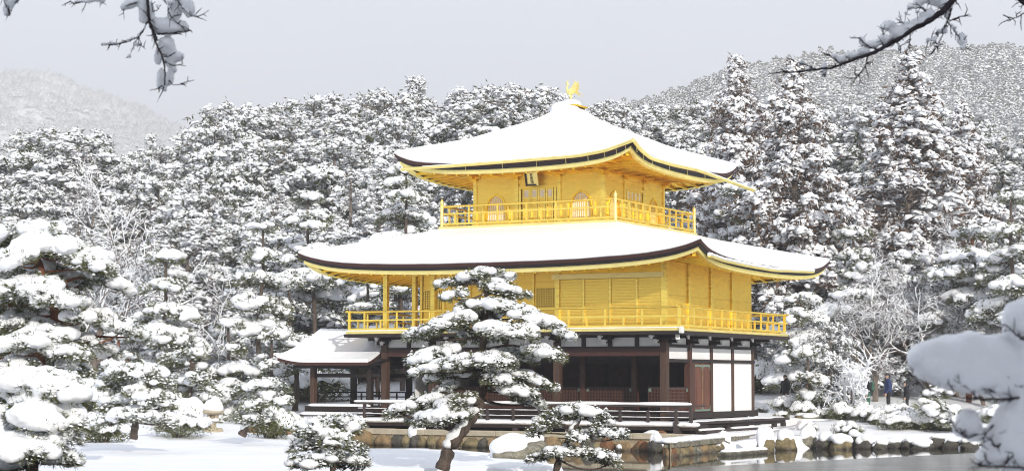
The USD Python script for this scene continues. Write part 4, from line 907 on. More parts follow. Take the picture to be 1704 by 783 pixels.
# roof: a gable with concave slopes and lifted ends
def fish_roof(off, over, yx=0.0):
    P = []
    for v in np.linspace(-1, 1, 25):
        row = []
        for u in np.linspace(0, 1, 21):
            xa = -16.05 + 0.42 * (1 - abs(v)) ** 1.2 - over; xb = -11.86 + over * 0.3
            x = xa + (xb - xa) * u; y = 1.42 + v * (2.36 + yx)
            z = 3.02 + 1.22 * (1 - abs(v)) ** 1.25 + 0.16 * (abs(v) ** 2) * (max(0, 1 - u * 3.0) ** 2) + 0.04 * max(0, 1 - u * 3) ** 2
            row.append([x, y, z + off])
        P.append(row)
    return np.array(P)
RP = fish_roof(0, 0)
obj('roof', grid_mesh(RP), M['eave_brown'], fd, smooth=50)
obj('roof_underside', grid_mesh(RP * [1, 1, 1] - [0, 0, 0.10]), M['wood_dark'], fd, smooth=50)
for e in (RP[0], RP[-1], RP[:, 0], RP[:, -1]): obj('roof_edge', grid_mesh(np.stack([e, e - [0, 0, 0.11]], 0)), M['eave_brown'], fd, smooth=50)
SP = fish_roof(0.13, 0.02, 0.01)
sk = np.concatenate([[fish_roof(0.005, 0.02, 0.01)[0]], SP, [fish_roof(0.005, 0.02, 0.01)[-1]]], 0)
sk = np.concatenate([sk[:, :1] * [1, 1, 1] - [0, 0, 0], sk, sk[:, -1:]], 1); sk[1:-1, 0, 2] -= 0.12; sk[1:-1, -1, 2] -= 0.12
sk[1:-1, 1:-1, 2] += 0.05 * (meshkit.fbm(sk[1:-1, 1:-1] * 1.3, 3, 9) - 0.5)
obj('roof_snow', grid_mesh(sk), M['snow'], fd, smooth=60)
for i, x in enumerate(np.linspace(-15.5, -12.1, 9)):
    obj('rafter', MB().bar((x, -0.85, 2.98), (x, 0.35, 3.48), 0.06, 0.08).mesh(), M['wood_dark'], fd)
obj('gable_beam', MB().bar((-15.85, -0.7, 3.0), (-15.6, 1.42, 3.98), 0.06, 0.14).mesh(), M['wood_dark'], fd)
obj('gable_beam', MB().bar((-15.85, 3.54, 3.0), (-15.6, 1.42, 3.98), 0.06, 0.14).mesh(), M['wood_dark'], fd)
obj('link_roof', MB().bar((-11.9, 0.2, 3.02), (-11.5, 0.2, 3.12), 1.6, 0.08).mesh(), M['wood_dark'], fd)
obj('link_wall', MB().box(-11.95, -11.70, 0.4, 2.6, 2.9, 3.95).mesh(), M['wood_dark'], fd)

# ================================================================== stone lantern, fence
def lathe(prof, n=20, x=0, y=0, z=0):
    t = trimesh.creation.revolve(np.array(prof), sections=n); t.apply_translation([x, y, z]); return t
lp = at_z(354, 716, 0.62); ln = thing('stone_lantern', 'small stone lantern with a wide round cap under a mound of snow', 'lantern', lp)
obj('base', lathe([(0, -0.3), (0.36, -0.3), (0.36, 0.02), (0.30, 0.10), (0, 0.12)]), M['lantern_stone'], ln, smooth=40)
obj('post', lathe([(0, 0.1), (0.13, 0.1), (0.11, 0.22), (0.12, 0.26), (0, 0.26)]), M['lantern_stone'], ln, smooth=40)
obj('platform', lathe([(0, 0.25), (0.12, 0.25), (0.27, 0.31), (0.27, 0.37), (0, 0.37)], 6), M['lantern_stone'], ln)
fb = MB()
for a in range(4):
    ca, sa = math.cos(a * 1.5708 + 0.5), math.sin(a * 1.5708 + 0.5)
    fb.bar((0.13 * ca - 0.13 * sa, 0.13 * sa + 0.13 * ca, 0.37), (0.13 * ca - 0.13 * sa, 0.13 * sa + 0.13 * ca, 0.57), 0.07, 0.07, up=(1, 0, 0))
fb.box(-0.09, 0.09, -0.09, 0.09, 0.37, 0.57)
obj('fire_box', fb, M['lantern_stone'], ln)
obj('cap', lathe([(0, 0.55), (0.30, 0.57), (0.37, 0.63), (0.35, 0.69), (0.20, 0.78), (0, 0.82)], 24), M['lantern_stone'], ln, smooth=40)
obj('snow_cap', snow_field([[0, 0, 0.80, .33, .33, .22], [0.02, 0, 0.95, .24, .24, .14], [-.12, .05, .78, .24, .24, .16], [.14, -.05, .78, .22, .22, .15]], 0.035, 3, 0.06), M['snow'], ln, smooth=True)
obj('platform_snow', snow_field([[-.2, -.14, 0.38, .14, .12, .06], [0, -.25, 0.37, .2, .1, .06], [.2, -.12, .38, .14, .12, .06]], 0.03, 3, 0.06), M['snow'], ln, smooth=True)
def fence(pa, pb, depth, zt, label):
    a, b = at_depth(pa, 660, depth[0]), at_depth(pb, 660, depth[1]); a[2] = b[2] = 0
    t = thing('bamboo_fence', label, 'fence', tuple(a)); d = b - a; L = np.linalg.norm(d); d /= L
    z0 = gz(a[0], a[1]) - 0.1
    for zz in (zt, zt - 0.10, zt - 0.20, zt - 0.30):
        obj('rail', MB().tube([d * x + [0, 0, zz + 0.012 * math.sin(x * 1.7 + zz * 40)] for x in np.linspace(0, L, 8)], 0.046, 7), M['bamboo'], t, smooth=50)
    for x in np.arange(0.2, L, 0.9):
        obj('post', MB().tube([d * x + [0.06, 0, z0 - 0.3], d * x + [0.06, 0, zt - 0.03]], 0.05, 7), M['wood_column'], t, smooth=50)
    obj('rail_snow', snow_field([[*(d * x)[:2], zt + 0.07, 0.17, 0.13, 0.10] for x in np.arange(0.1, L, 0.16) if math.sin(x * 2.1) > -0.55], 0.045, 3, 0.12), M['snow'], t, smooth=True)
fence(1404, 1500, (79, 78.0), 0.74, 'bamboo rail fence with snow along its top in front of the walkers')
fence(1268, 1332, (80.0, 79), 0.70, 'short bamboo fence under snow beside the pavilion\'s rear corner')

# ================================================================== people on the far path
def person(px, depth, label, top, legs, hair='hair', height=1.68, face=0.0, bag=None, lean=0.0, hood=False, z=None):
    p = at_depth(px, 640, depth); p[2] = gz(p[0], p[1]) if z is None else z
    t = thing('person', label, 'person', p, face); s = height / 1.70
    A = lambda *q: np.array(q, float) * s
    l = lean
    hip, chest, neck, head = A(0, 0, .92), A(0.03 * l, 0, 1.27), A(0.05 * l + .01, 0, 1.45), A(0.07 * l + 0.02, 0, 1.585)
    bones = [(hip, chest, .135 * s, .15 * s), (chest, A(.03 * l, 0, 1.38), .15 * s, .10 * s), (chest, neck, .07 * s, .052 * s), (neck, head, .05 * s, .055 * s), (head, head + A(0.005, 0, .045), .085 * s, .082 * s), (head + A(.03, 0, -.055), head + A(.02, 0, -.02), .055 * s, .06 * s), (head + A(.092, 0, -.01), head + A(.08, 0, .02), .014 * s, .012 * s)]
    arm = {}
    for q in (-1, 1):
        sh, el, wr = A(.03 * l, q * .19, 1.37), A(-.02 + .03 * l, q * .235, 1.09), A(.12, q * .20, .88)
        arm[q] = (sh, el, wr)
        bones += [(chest + A(0, 0, .08), sh, .08 * s, .062 * s), (sh, el, .055 * s, .042 * s), (el, wr, .040 * s, .028 * s), (wr, wr + A(.03, 0, -.07), .030 * s, .030 * s)]
        palm = wr + A(.03, 0, -.07)
        for i, ln_ in enumerate((.062, .07, .066, .052)):
            f0 = palm + A(.02 - .016 * i, 0, -.02); bones.append((f0, f0 + A(.012, -q * .012, -ln_), .0095 * s, .008 * s))
        bones.append((wr + A(.04, 0, -.03), wr + A(.075, -q * .015, -.085), .011 * s, .009 * s))
        kn, an = A(.03 * q, q * .095, .49), A(-.05 + .05 * q, q * .10, .08)
        bones += [(hip + A(0, q * .08, -.02), kn, .09 * s, .06 * s), (kn, an, .056 * s, .038 * s), (an, an + A(.14, 0, -.045), .04 * s, .03 * s)]
        bones.append((head + A(0, q * .084, -.005), head + A(0, q * .086, .02), .018 * s, .018 * s))
    obj('body', hullsurf(bones, 0.022, 4), M['skin'], t, smooth=60)
    g = 0.022
    jk = [(hip + A(0, 0, -.06), chest, .155 * s, .165 * s), (chest, A(.03 * l, 0, 1.40), .165 * s, .10 * s), (A(.03 * l, 0, 1.40), A(.04 * l, 0, 1.46), .085 * s, .07 * s)]
    for q in (-1, 1):
        sh, el, wr = arm[q]; jk += [(chest + A(0, 0, .08), sh, .10 * s, .085 * s), (sh, el, .078 * s, .064 * s), (el, wr, .06 * s, .045 * s)]
    if hood: jk += [(neck + A(-.03, 0, .02), head + A(-.025, 0, .02), .085 * s, .095 * s)]
    obj('jacket', hullsurf(jk, 0.03, 4), M[top], t, smooth=60)
    tr = []
    for q in (-1, 1):
        kn, an = A(.03 * q, q * .095, .49), A(-.05 + .05 * q, q * .10, .08)
        tr += [(hip, hip + A(0, q * .08, -.04), .14 * s, .11 * s), (hip + A(0, q * .08, -.02), kn, .105 * s, .078 * s), (kn, an, .075 * s, .06 * s)]
    obj('trousers', hullsurf(tr, 0.03, 4), M[legs], t, smooth=60)
    for q in (-1, 1):
        an = A(-.05 + .05 * q, q * .10, .08); obj('shoe', hullsurf([(an, an + A(.15, 0, -.04), .055 * s, .042 * s), (an, an + A(-.04, 0, -.035), .055 * s, .045 * s)], 0.03, 3), M['cloth_black'], t, smooth=60)
    obj('hair', hullsurf([(head + A(-.015, 0, .04), head + A(0.015, 0, .065), .092 * s, .082 * s), (head + A(-.03, 0, .0), head + A(-.045, 0, -.04), .08 * s, .06 * s)], 0.02, 2), M[hair], t, smooth=60)
    for q in (-1, 1): obj('eye', hullsurf([(head + A(.078, q * .03, .015), head + A(.08, q * .034, .015), .009 * s, .009 * s)], 0.02, 0), M['cloth_black'], t)
    obj('mouth', hullsurf([(head + A(.082, -.018, -.062), head + A(.082, .018, -.062), .006 * s, .006 * s)], 0.02, 0), M['wood_red'], t)
    if bag: obj('backpack', hullsurf([(chest + A(-.22, -.07, -.2), chest + A(-.22, .07, .08), .09 * s, .09 * s), (chest + A(-.22, .07, -.2), chest + A(-.22, -.07, .08), .09 * s, .09 * s)], 0.03, 3), M[bag], t, smooth=60)
FL = YAW * -1 + math.pi          # facing left in the picture
person(1478, 82, 'person in a long dark blue jacket walking left behind the fence', 'cloth_blue', 'cloth_black', height=1.72, face=FL)
person(1307, 83, 'person in black, dark hair, standing near the pavilion\'s rear corner', 'cloth_black', 'cloth_black', height=1.64, face=FL + 0.6, hood=True)
person(1367, 83, 'person with a brown bag partly hidden by a snowy pine', 'cloth_brown', 'cloth_black', height=1.60, face=FL, bag='cloth_brown')
person(1390, 83, 'person in a teal jacket with dark hair left of the white leafless tree', 'cloth_teal', 'cloth_black', height=1.66, face=FL - 0.3, bag='cloth_black')
person(1417, 84, 'person in black half hidden behind the white leafless tree', 'cloth_black', 'cloth_black', height=1.58, face=FL)
person(1444, 83, 'person with a green bag and dark coat right of the white leafless tree', 'cloth_black', 'cloth_green', height=1.64, face=FL + 0.2, bag='cloth_green')
person(1509, 81, 'person in black bending beside the fence end', 'cloth_black', 'cloth_black', height=1.35, face=FL, lean=1.0)
person(577, 92, 'person in a bright teal coat seen through the fishing pavilion', 'cloth_teal', 'cloth_teal', height=1.7, face=FL)
person(628, 90, 'person in dark clothes seen through the fishing pavilion\'s right bay', 'cloth_black', 'cloth_brown', height=1.66, face=FL)
# ================================================================== trees and shrubs
_ico1 = trimesh.creation.icosphere(1); _ico2 = trimesh.creation.icosphere(2); _ico0 = trimesh.creation.icosphere(0)
def _lump(ico, seed, rough):
    v = np.array(ico.vertices); n = meshkit.fbm(v * 1.7 + seed * 5.1, 3, seed); v = v * (1 + rough * 2 * (n - 0.5))[:, None]
    v[:, 2] = np.where(v[:, 2] < 0, v[:, 2] * 0.35, v[:, 2]); return v
LUMP1 = [_lump(_ico1, s, 0.55) for s in range(10)]; F1 = np.array(_ico1.faces)
LUMP2 = [_lump(_ico2, s + 20, 0.5) for s in range(8)]; F2 = np.array(_ico2.faces)
LUMP0 = [_lump(_ico0, s + 40, 0.5) for s in range(10)]; F0 = np.array(_ico0.faces)
_a5 = np.arange(5) * 1.2566
_bi = trimesh.Trimesh(np.vstack([np.c_[np.cos(_a5), np.sin(_a5), 0 * _a5], [[0, 0, 0.95], [0, 0, -0.9]]]), np.vstack([np.c_[np.arange(5), (np.arange(5) + 1) % 5, np.full(5, 5)], np.c_[(np.arange(5) + 1) % 5, np.arange(5), np.full(5, 6)]]), process=False)
LUMPS = [_lump(_bi, s + 60, 0.45) for s in range(10)]; FS = np.array(_bi.faces)
def rotz(a):
    c, s = np.cos(a), np.sin(a); R = np.zeros((len(a), 3, 3)); R[:, 0, 0] = c; R[:, 0, 1] = -s; R[:, 1, 0] = s; R[:, 1, 1] = c; R[:, 2, 2] = 1; return R
def tilt_to(n):
    """rotations that take z to the directions n"""
    n = n / np.linalg.norm(n, axis=1, keepdims=True); x = np.cross(np.array([0, 1.0, 0]) + 0 * n, n); x /= np.maximum(np.linalg.norm(x, axis=1, keepdims=True), 1e-6); y = np.cross(n, x)
    return np.stack([x, y, n], -1)
def lumps(C, S, N, rng, level=1):
    """many snow lumps: centres C, sizes S (n,3), up directions N"""
    lib, F = ((LUMP0, F0), (LUMP1, F1), (LUMP2, F2), (LUMPS, FS))[level]
    R = tilt_to(N) @ rotz(rng.uniform(0, 6.283, len(C))); k = rng.integers(0, len(lib), len(C)); V = np.stack(lib)[k] * S[:, None, :]
    V = np.einsum('nij,nvj->nvi', R, V) + C[:, None]
    n = V.shape[1]; return V.reshape(-1, 3), (F[None] + (np.arange(len(C)) * n)[:, None, None]).reshape(-1, 3)
def blades(B, D, L, Wd, rng):
    """narrow leaf triangles: bases B, unit directions D, lengths L, widths Wd"""
    s = np.cross(D, rng.normal(size=D.shape)); s /= np.maximum(np.linalg.norm(s, axis=1, keepdims=True), 1e-6)
    V = np.stack([B - s * (Wd / 2)[:, None], B + s * (Wd / 2)[:, None], B + D * L[:, None]], 1)
    return V.reshape(-1, 3), np.arange(len(B) * 3).reshape(-1, 3)
def leaves4(B, D, L, Wd, rng):
    """leaf-shaped pieces of two triangles"""
    s = np.cross(D, rng.normal(size=D.shape)); s /= np.maximum(np.linalg.norm(s, axis=1, keepdims=True), 1e-6); m_ = B + D * (L * 0.45)[:, None]
    V = np.stack([B, m_ - s * (Wd / 2)[:, None], B + D * L[:, None], m_ + s * (Wd / 2)[:, None]], 1).reshape(-1, 3)
    b = np.arange(len(B))[:, None] * 4; return V, np.vstack([b + [0, 1, 2], b + [0, 2, 3]])
def unit(v): return v / np.maximum(np.linalg.norm(v, axis=-1, keepdims=True), 1e-9)

def conifer(name, label, seed, H, R, z0=0.12, nb=110, prof=None, droop=0.25, rise=0.25, sp=0.46, size=0.40, snow=0.92, needles='needles_forest', bark='bark_grey', per=16, clump=1.0, grains=14, gap=0.0, cat='tree', leaf=1.0, void=0.24):
    """a whole tree: tapered trunk, boughs that sag under snow, sprays of needles and the snow on them"""
    r = np.random.default_rng(seed); t = thing(name, label, cat)
    tz = np.linspace(0, H * 0.97, 9); ww = np.c_[np.cumsum(r.normal(0, 0.012 * H / 8, 9)), np.cumsum(r.normal(0, 0.012 * H / 8, 9)), tz]; ww[0, :2] = 0
    tr = MB().tube(np.vstack([[0, 0, -1.2], ww]), np.r_[0.024 * H, 0.020 * H * (1 - tz / H) ** 0.8 + 0.02], 7)
    obj('trunk', tr, M[bark], t, smooth=50)
    prof = prof or (lambda q: (1 - q) ** 0.75 * (0.35 + 0.65 * min(1, q * 5)))
    limb = MB(); C, S_, N_, ax = [], [], [], []
    for i in range(nb):
        q = (i + r.uniform(0, 1)) / nb; q = q ** 0.85
        if gap and meshkit.noise(np.array([[q * 9.0, seed * 3.3, math.floor(r.uniform(0, 3)) * 5.0]]), seed)[0] < gap: continue
        z = H * (z0 + (1 - z0) * q * 0.985); a = i * 2.39996 + r.normal(0, 0.35); L = max(R * prof(q) * r.uniform(0.58, 1.2), 0.35)
        d = np.array([math.cos(a), math.sin(a), 0]); b0 = np.array([np.interp(z, tz, ww[:, 0]), np.interp(z, tz, ww[:, 1]), z])
        f = np.linspace(0, 1, 6); up = rise * r.uniform(0.6, 1.3) * (0.6 + q); dr = droop * r.uniform(0.7, 1.4)
        P = b0 + d * (f * L)[:, None] + np.array([0, 0, 1.0]) * (L * (up * f - (dr + up * 0.6) * f * f))[:, None]
        P[1:] += r.normal(0, 0.03 * L, (5, 3))
        limb.tube(P, np.linspace(0.010 * L + 0.02, 0.012, 6), 4, False)
        ns = max(int(L / sp * 2.1), 2)
        u = r.uniform(0.22 if q < 0.8 else 0.0, 1.04, ns) ** 0.75; side = r.normal(0, 1, ns) * 0.20 * L * (1.1 - 0.6 * u)
        sd_ = np.array([-d[1], d[0], 0])
        c = np.stack([np.interp(u, f, P[:, k]) for k in range(3)], 1) + sd_ * side[:, None] + np.array([0, 0, 1.0]) * (-0.16 * np.abs(side) + r.normal(0, 0.07, ns))[:, None]
        C.append(c); s = size * r.uniform(0.55, 1.35, ns) * (1 - 0.45 * q)
        S_.append(s); outw = unit(c - np.array([b0[0], b0[1], 0]) * [1, 1, 0] - c * [0, 0, 1]); N_.append(outw)
    C, S_, N_ = np.vstack(C), np.concatenate(S_), np.vstack(N_)
    hole = meshkit.noise(C * 0.42 + 50, seed + 3) > void; hole |= C[:, 2] > 0.66 * H; C, S_, N_ = C[hole], S_[hole], N_[hole]; S_ = S_ * (0.7 + 0.7 * meshkit.noise(C * 0.8 + 9, seed))
    obj('limbs', limb, M[bark], t, kind='stuff')
    n = len(C)
    k = per; base = np.repeat(C, k, 0) + r.normal(0, 0.42, (n * k, 3)) * np.repeat(S_, k)[:, None]
    D = unit(np.repeat(N_, k, 0) * r.uniform(0.1, 1.0, (n * k, 1)) + r.normal(0, 0.62, (n * k, 3)) + [0, 0, -0.10])
    lv = leaves4(base, D, np.repeat(S_, k) * r.uniform(0.35, 0.95, n * k) * leaf, np.repeat(S_, k) * r.uniform(0.12, 0.26, n * k) * leaf, r)
    obj('foliage', lv, M[needles], t, kind='stuff')
    # snow: a handful of uneven lumps over the upper and outer side of every cluster of needles
    has = r.uniform(0, 1, n) < snow * (0.45 + 1.1 * meshkit.noise(C * 0.55, seed)); Cs, Ss, Ns = C[has], S_[has], N_[has]; g = grains; ng = len(Cs) * g
    V = r.normal(0, 1, (ng, 3)) + np.repeat(unit(Ns * 0.55 + [0, 0, 1.0]), g, 0) * 1.5; V = unit(V); V[:, 2] *= 0.75
    c2 = np.repeat(Cs, g, 0) + V * (np.repeat(Ss, g) * r.uniform(0.25, 0.95, ng))[:, None]; z_ = np.repeat(Ss, g) * r.uniform(0.11, 0.47, ng) ** 1.0 * clump
    v0, f0 = lumps(c2, np.stack([z_ * r.uniform(0.9, 1.5, ng), z_, z_ * r.uniform(0.5, 0.85, ng)], 1), unit(V * 0.6 + [0, 0, 0.9] + r.normal(0, 0.25, (ng, 3))), r, 3)
    obj('snow', (v0, f0), M['snow'], t, smooth=True, kind='stuff')
    return t

def bare_tree(name, label, seed, H, spread=0.55, depth=5, snow_r=0.03, r0=0.02, bark='bark_grey', kids=3, up=0.5, twigs=True, cat='tree', first=0.3):
    r = np.random.default_rng(seed); t = thing(name, label, cat); tb, sn_ = MB(), MB(); tips = []
    def grow(p, d, L, rad, lev):
        n = 4; P = [p]; dd = d
        for i in range(n):
            dd = unit(dd + r.normal(0, 0.13, 3) + [0, 0, 0.03 if lev < 2 else -0.02]); P.append(P[-1] + dd * L / n)
        P = np.array(P); R_ = np.linspace(rad, rad * 0.62, n + 1)
        (trunk if lev == 0 else tb).tube(P, R_, 6 if lev < 2 else 4 if lev < 4 else 3, False)
        hz = math.sqrt(max(1 - dd[2] ** 2, 0.02)); sr = R_ * 0.75 + snow_r * (0.5 + 0.5 * hz) * (0.8 if lev < 4 else 0.55)
        if lev > 0: sn_.tube(P + np.array([0, 0, 1.0]) * (R_ * 0.6 + sr * 0.35)[:, None], sr * r.uniform(0.7, 1.3, n + 1), 5 if lev < 3 else 4, True, 0.85)
        if lev >= depth: tips.append(P[-1]); return
        for i in range(kids + (lev == 0) - (1 if lev > 2 and r.uniform() < 0.4 else 0)):
            f = 0.35 + 0.65 * (i + r.uniform(0.2, 0.9)) / kids if lev else first + (1 - first) * (i + r.uniform(0.3, 1)) / (kids + 1)
            f = min(f, 1); q = f * n; j = min(int(q), n - 1); b = P[j] + (P[j + 1] - P[j]) * (q - j)
            a = r.uniform(0, 6.283); e = unit(np.cross(dd, [math.cos(a), math.sin(a), 0.3])); nd = unit(dd * (1 - spread) + e * spread * r.uniform(0.8, 1.5) + [0, 0, up * (0.25 if lev < 2 else 0.05)])
            grow(b, nd, L * r.uniform(0.55, 0.82), np.interp(f, [0, 1], [rad, rad * 0.6]) * 0.68, lev + 1)
    trunk = MB(); grow(np.array([0, 0, -0.3]), np.array([0.05, 0, 1.0]), H * 0.42, r0 * H, 0)
    obj('trunk', trunk, M[bark], t, smooth=50); obj('branches', tb, M[bark], t, smooth=50, kind='stuff'); obj('snow', sn_, M['snow'], t, smooth=60, kind='stuff')
    if twigs:
        T = np.array(tips); k = 5; B = np.repeat(T, k, 0); D = unit(r.normal(0, 1, B.shape) + [0, 0, 0.1])
        obj('twigs', blades(B, D, r.uniform(0.2, 0.6, len(B)) * H / 8, np.full(len(B), 0.035), r), M['twigs_far'], t, kind='stuff')
    return t

def tufts(P, N, r, L=0.13, w=0.012, k=11, cone=0.9):
    """bundles of pine needles at P fanning about N"""
    n = len(P); B = np.repeat(P, k, 0); D = unit(np.repeat(N, k, 0) + r.normal(0, cone * 0.55, (n * k, 3)))
    return blades(B, D, L * r.uniform(0.7, 1.25, n * k), np.full(n * k, w), r)
def pine(name, label, px, py, depth, zg, trunk_px, pads, seed, h=0.05, limbs_from=None, tr=(0.16, 0.05), bark='bark', snow_k=1.0, tuft_k=1.0, needle=0.15, group=None, snow_thick=1.0, cat='pine tree', tmat='needles', coarse=False, trunk_snow=True, dens=1.0, bald=0.20):
    """a garden pine: the trunk through picture points (x, y, depth offset), clouds of needles (x, y, width, height, depth offset) with snow heaped on them"""
    r = np.random.default_rng(seed)
    foot = at_depth(px, py, depth); 
    if zg is not None: foot[2] = zg
    t = thing(name, label, cat, foot, group=group)
    tp = np.array([at_depth(x, y, depth + o) for x, y, o in trunk_px]) - foot
    u = np.linspace(0, len(tp) - 1, 5 * len(tp)); T = np.stack([np.interp(u, np.arange(len(tp)), tp[:, k]) for k in range(3)], 1)
    for _ in range(2): T[1:-1] = 0.25 * T[:-2] + 0.5 * T[1:-1] + 0.25 * T[2:]
    rad = np.linspace(tr[0], tr[1], len(T)) * (1 + 0.12 * np.sin(np.arange(len(T)) * 1.9))
    obj('trunk', MB().tube(T, rad, 10), M[bark], t, smooth=60)
    sc = depth / FPX; B = []; PP, NN = [], []; limb = MB(); tw = MB()
    for (x, y, w, hh, o) in pads:
        c = at_depth(x, y, depth + o) - foot; rx, rz = w * sc / 2 * 1.04, hh * sc / 2 * 1.12; ry = rx * 0.85
        # limb from the trunk
        j = np.argmin(np.linalg.norm((T - c) * [1, 1, 1.6], axis=1) + np.where(T[:, 2] > c[2] + 0.1, 0.6, 0)); a = T[j]
        m1 = a + (c - a) * r.uniform(0.3, 0.7) + [0, 0, r.uniform(-0.28, 0.12) * np.linalg.norm(c - a)] + r.normal(0, 0.12, 3) * np.linalg.norm(c - a); e = c + [0, 0, -rz * 0.45]
        f = np.linspace(0, 1, 7)[:, None]; L = (1 - f) ** 2 * a + 2 * f * (1 - f) * m1 + f ** 2 * e
        one = MB().tube(L, np.linspace(max(rad[j] * 0.42, 0.025), 0.018, 7), 6)
        if coarse: limb.add(*one.mesh())
        else: obj('limb', one, M[bark], t, smooth=60)
        n = max(int(rx * ry / (0.05 if not coarse else 0.12) * 6.4 * dens), 9)
        q = np.sqrt(r.uniform(0, 1, n)); al = r.uniform(0, 6.283, n); dx, dy = q * np.cos(al), q * np.sin(al)
        Xv = dx * rx; Yv = dy * ry; dome = np.sqrt(np.maximum(1 - 0.85 * q * q, 0.05))
        ow = c - a; ow[2] = 0; ow = ow / max(np.linalg.norm(ow), 0.3); slope = r.uniform(0.12, 0.42)
        fall = lambda X_, Y_: -slope * ((RH @ ow) * X_ + (FH @ ow) * Y_) - 0.10 * (X_ ** 2 + Y_ ** 2)
        pos = c + RH * Xv[:, None] + FH * Yv[:, None] + np.array([0, 0, 1.0]) * fall(Xv, Yv)[:, None]
        # twigs that carry the needles
        for i in range(0, n, 2): tw.tube([e + r.normal(0, 0.03, 3), 0.5 * (e + pos[i]) + [0, 0, 0.04], pos[i] + [0, 0, rz * (0.1 * dome[i])]], [0.016, 0.012, 0.006], 4, False)
        rs_ = r.uniform(0.35, 1.0, n) ** 1.2 * (0.30 + 0.22 * min(rx, 1.2)) * (0.43 if not coarse else 0.56) * snow_k
        zs = rz * (0.25 + 0.75 * dome) * r.uniform(0.15, 1.0, n) ** 0.7; clod = meshkit.noise(np.stack([Xv * 2.2, Yv * 2.2, zs * 2.2 + x], 1), seed)
        for i in range(n):
            if clod[i] > bald and r.uniform() < 0.92: B.append([pos[i][0], pos[i][1], pos[i][2] + zs[i] - rs_[i] * 0.2, rs_[i], rs_[i], rs_[i] * 0.62 * snow_thick])
        m_ = int(n * (10 if not coarse else 6) * tuft_k); q = np.sqrt(r.uniform(0.02, 1.12, m_)); al = r.uniform(0, 6.283, m_); dome = np.sqrt(np.maximum(1 - 0.85 * np.minimum(q, 1) ** 2, 0.03))
        zz = r.uniform(-0.85, 1.0, m_) * rz * (0.25 + 0.75 * dome); zz = np.where(zz < 0, zz * 0.8, zz)
        P = c + RH * (q * np.cos(al) * rx)[:, None] + FH * (q * np.sin(al) * ry)[:, None] + np.array([0, 0, 1.0]) * (zz + fall(q * np.cos(al) * rx, q * np.sin(al) * ry))[:, None]
        N = unit(RH * np.cos(al)[:, None] * (0.3 + q[:, None]) + FH * np.sin(al)[:, None] * (0.3 + q[:, None]) + np.array([0, 0, 1.0]) * r.normal(0.25, 0.45, m_)[:, None])
        PP.append(P); NN.append(N)
    if coarse: obj('limbs', limb, M[bark], t, smooth=60, kind='stuff')
    obj('twigs', tw, M[bark], t, kind='stuff')
    AP, AN = np.vstack(PP), np.vstack(NN); e_ = r.uniform(0, 1, len(AP)) < (0.30 if coarse else 0.62)
    g_ = r.uniform(0.014, 0.046, e_.sum()) * (1.0 if not coarse else 1.9)
    lv_, lf_ = lumps(AP[e_] + AN[e_] * needle * 0.5 + [0, 0, 0.03], np.stack([g_ * 1.2, g_, g_ * 0.7], 1), unit(AN[e_] * 0.4 + [0, 0, 1.0]), r, 3)
    obj('snow_bits', (lv_, lf_), M['snow'], t, smooth=True, kind='stuff')
    v, f = tufts(AP, AN, r, needle, 0.016 if not coarse else 0.032, 9 if not coarse else 6)
    obj('needles', (v, f), M[tmat], t, kind='stuff')
    if trunk_snow:
        for i in range(2, len(T) - 1):
            sl = abs(unit(T[i + 1] - T[i])[2])
            if sl < 0.90: B.append([*(T[i] + [0, 0, rad[i] * 0.9]), rad[i] * 0.95, rad[i] * 0.95, rad[i] * 0.7])
    obj('snow', snow_field(B, h if coarse else h * 0.85, seed, 0.62 if not coarse else 0.5, 8.0 if not coarse else 4.5), M['snow'], t, smooth=True, kind='stuff')
    return t
# ================================================================== garden pines
def auto_pads(x, top, bot, w, tiers, seed, dmax=1.6, flat=0.36, lean=0.0, wtop=0.35):
    r = np.random.default_rng(seed); out = []
    for k in range(tiers):
        q = k / max(tiers - 1, 1); y = top + (bot - top) * q; ww = w * (wtop + (1 - wtop) * q ** 0.8) * r.uniform(0.85, 1.1); cx = x + lean * (1 - q)
        n = 1 if q < 0.12 else 2 if q < 0.4 else 3
        if n == 1: out.append((cx, y, ww, ww * flat * 1.3, 0)); continue
        for i in range(n):
            a = -1 + 2 * (i + 0.5) / n
            out.append((cx + a * ww * 0.36 + r.normal(0, ww * 0.05), y + r.normal(0, (bot - top) / tiers * 0.25), ww * r.uniform(0.42, 0.58), ww * flat * r.uniform(0.35, 0.55) + 6, r.uniform(-dmax, dmax) * (0.7 if n == 2 else 1)))
        out.append((cx + r.normal(0, ww * 0.15), y + 4, ww * 0.5, ww * 0.2 + 4, -dmax * 0.8 * (1 if k % 2 else -1)))
    return out
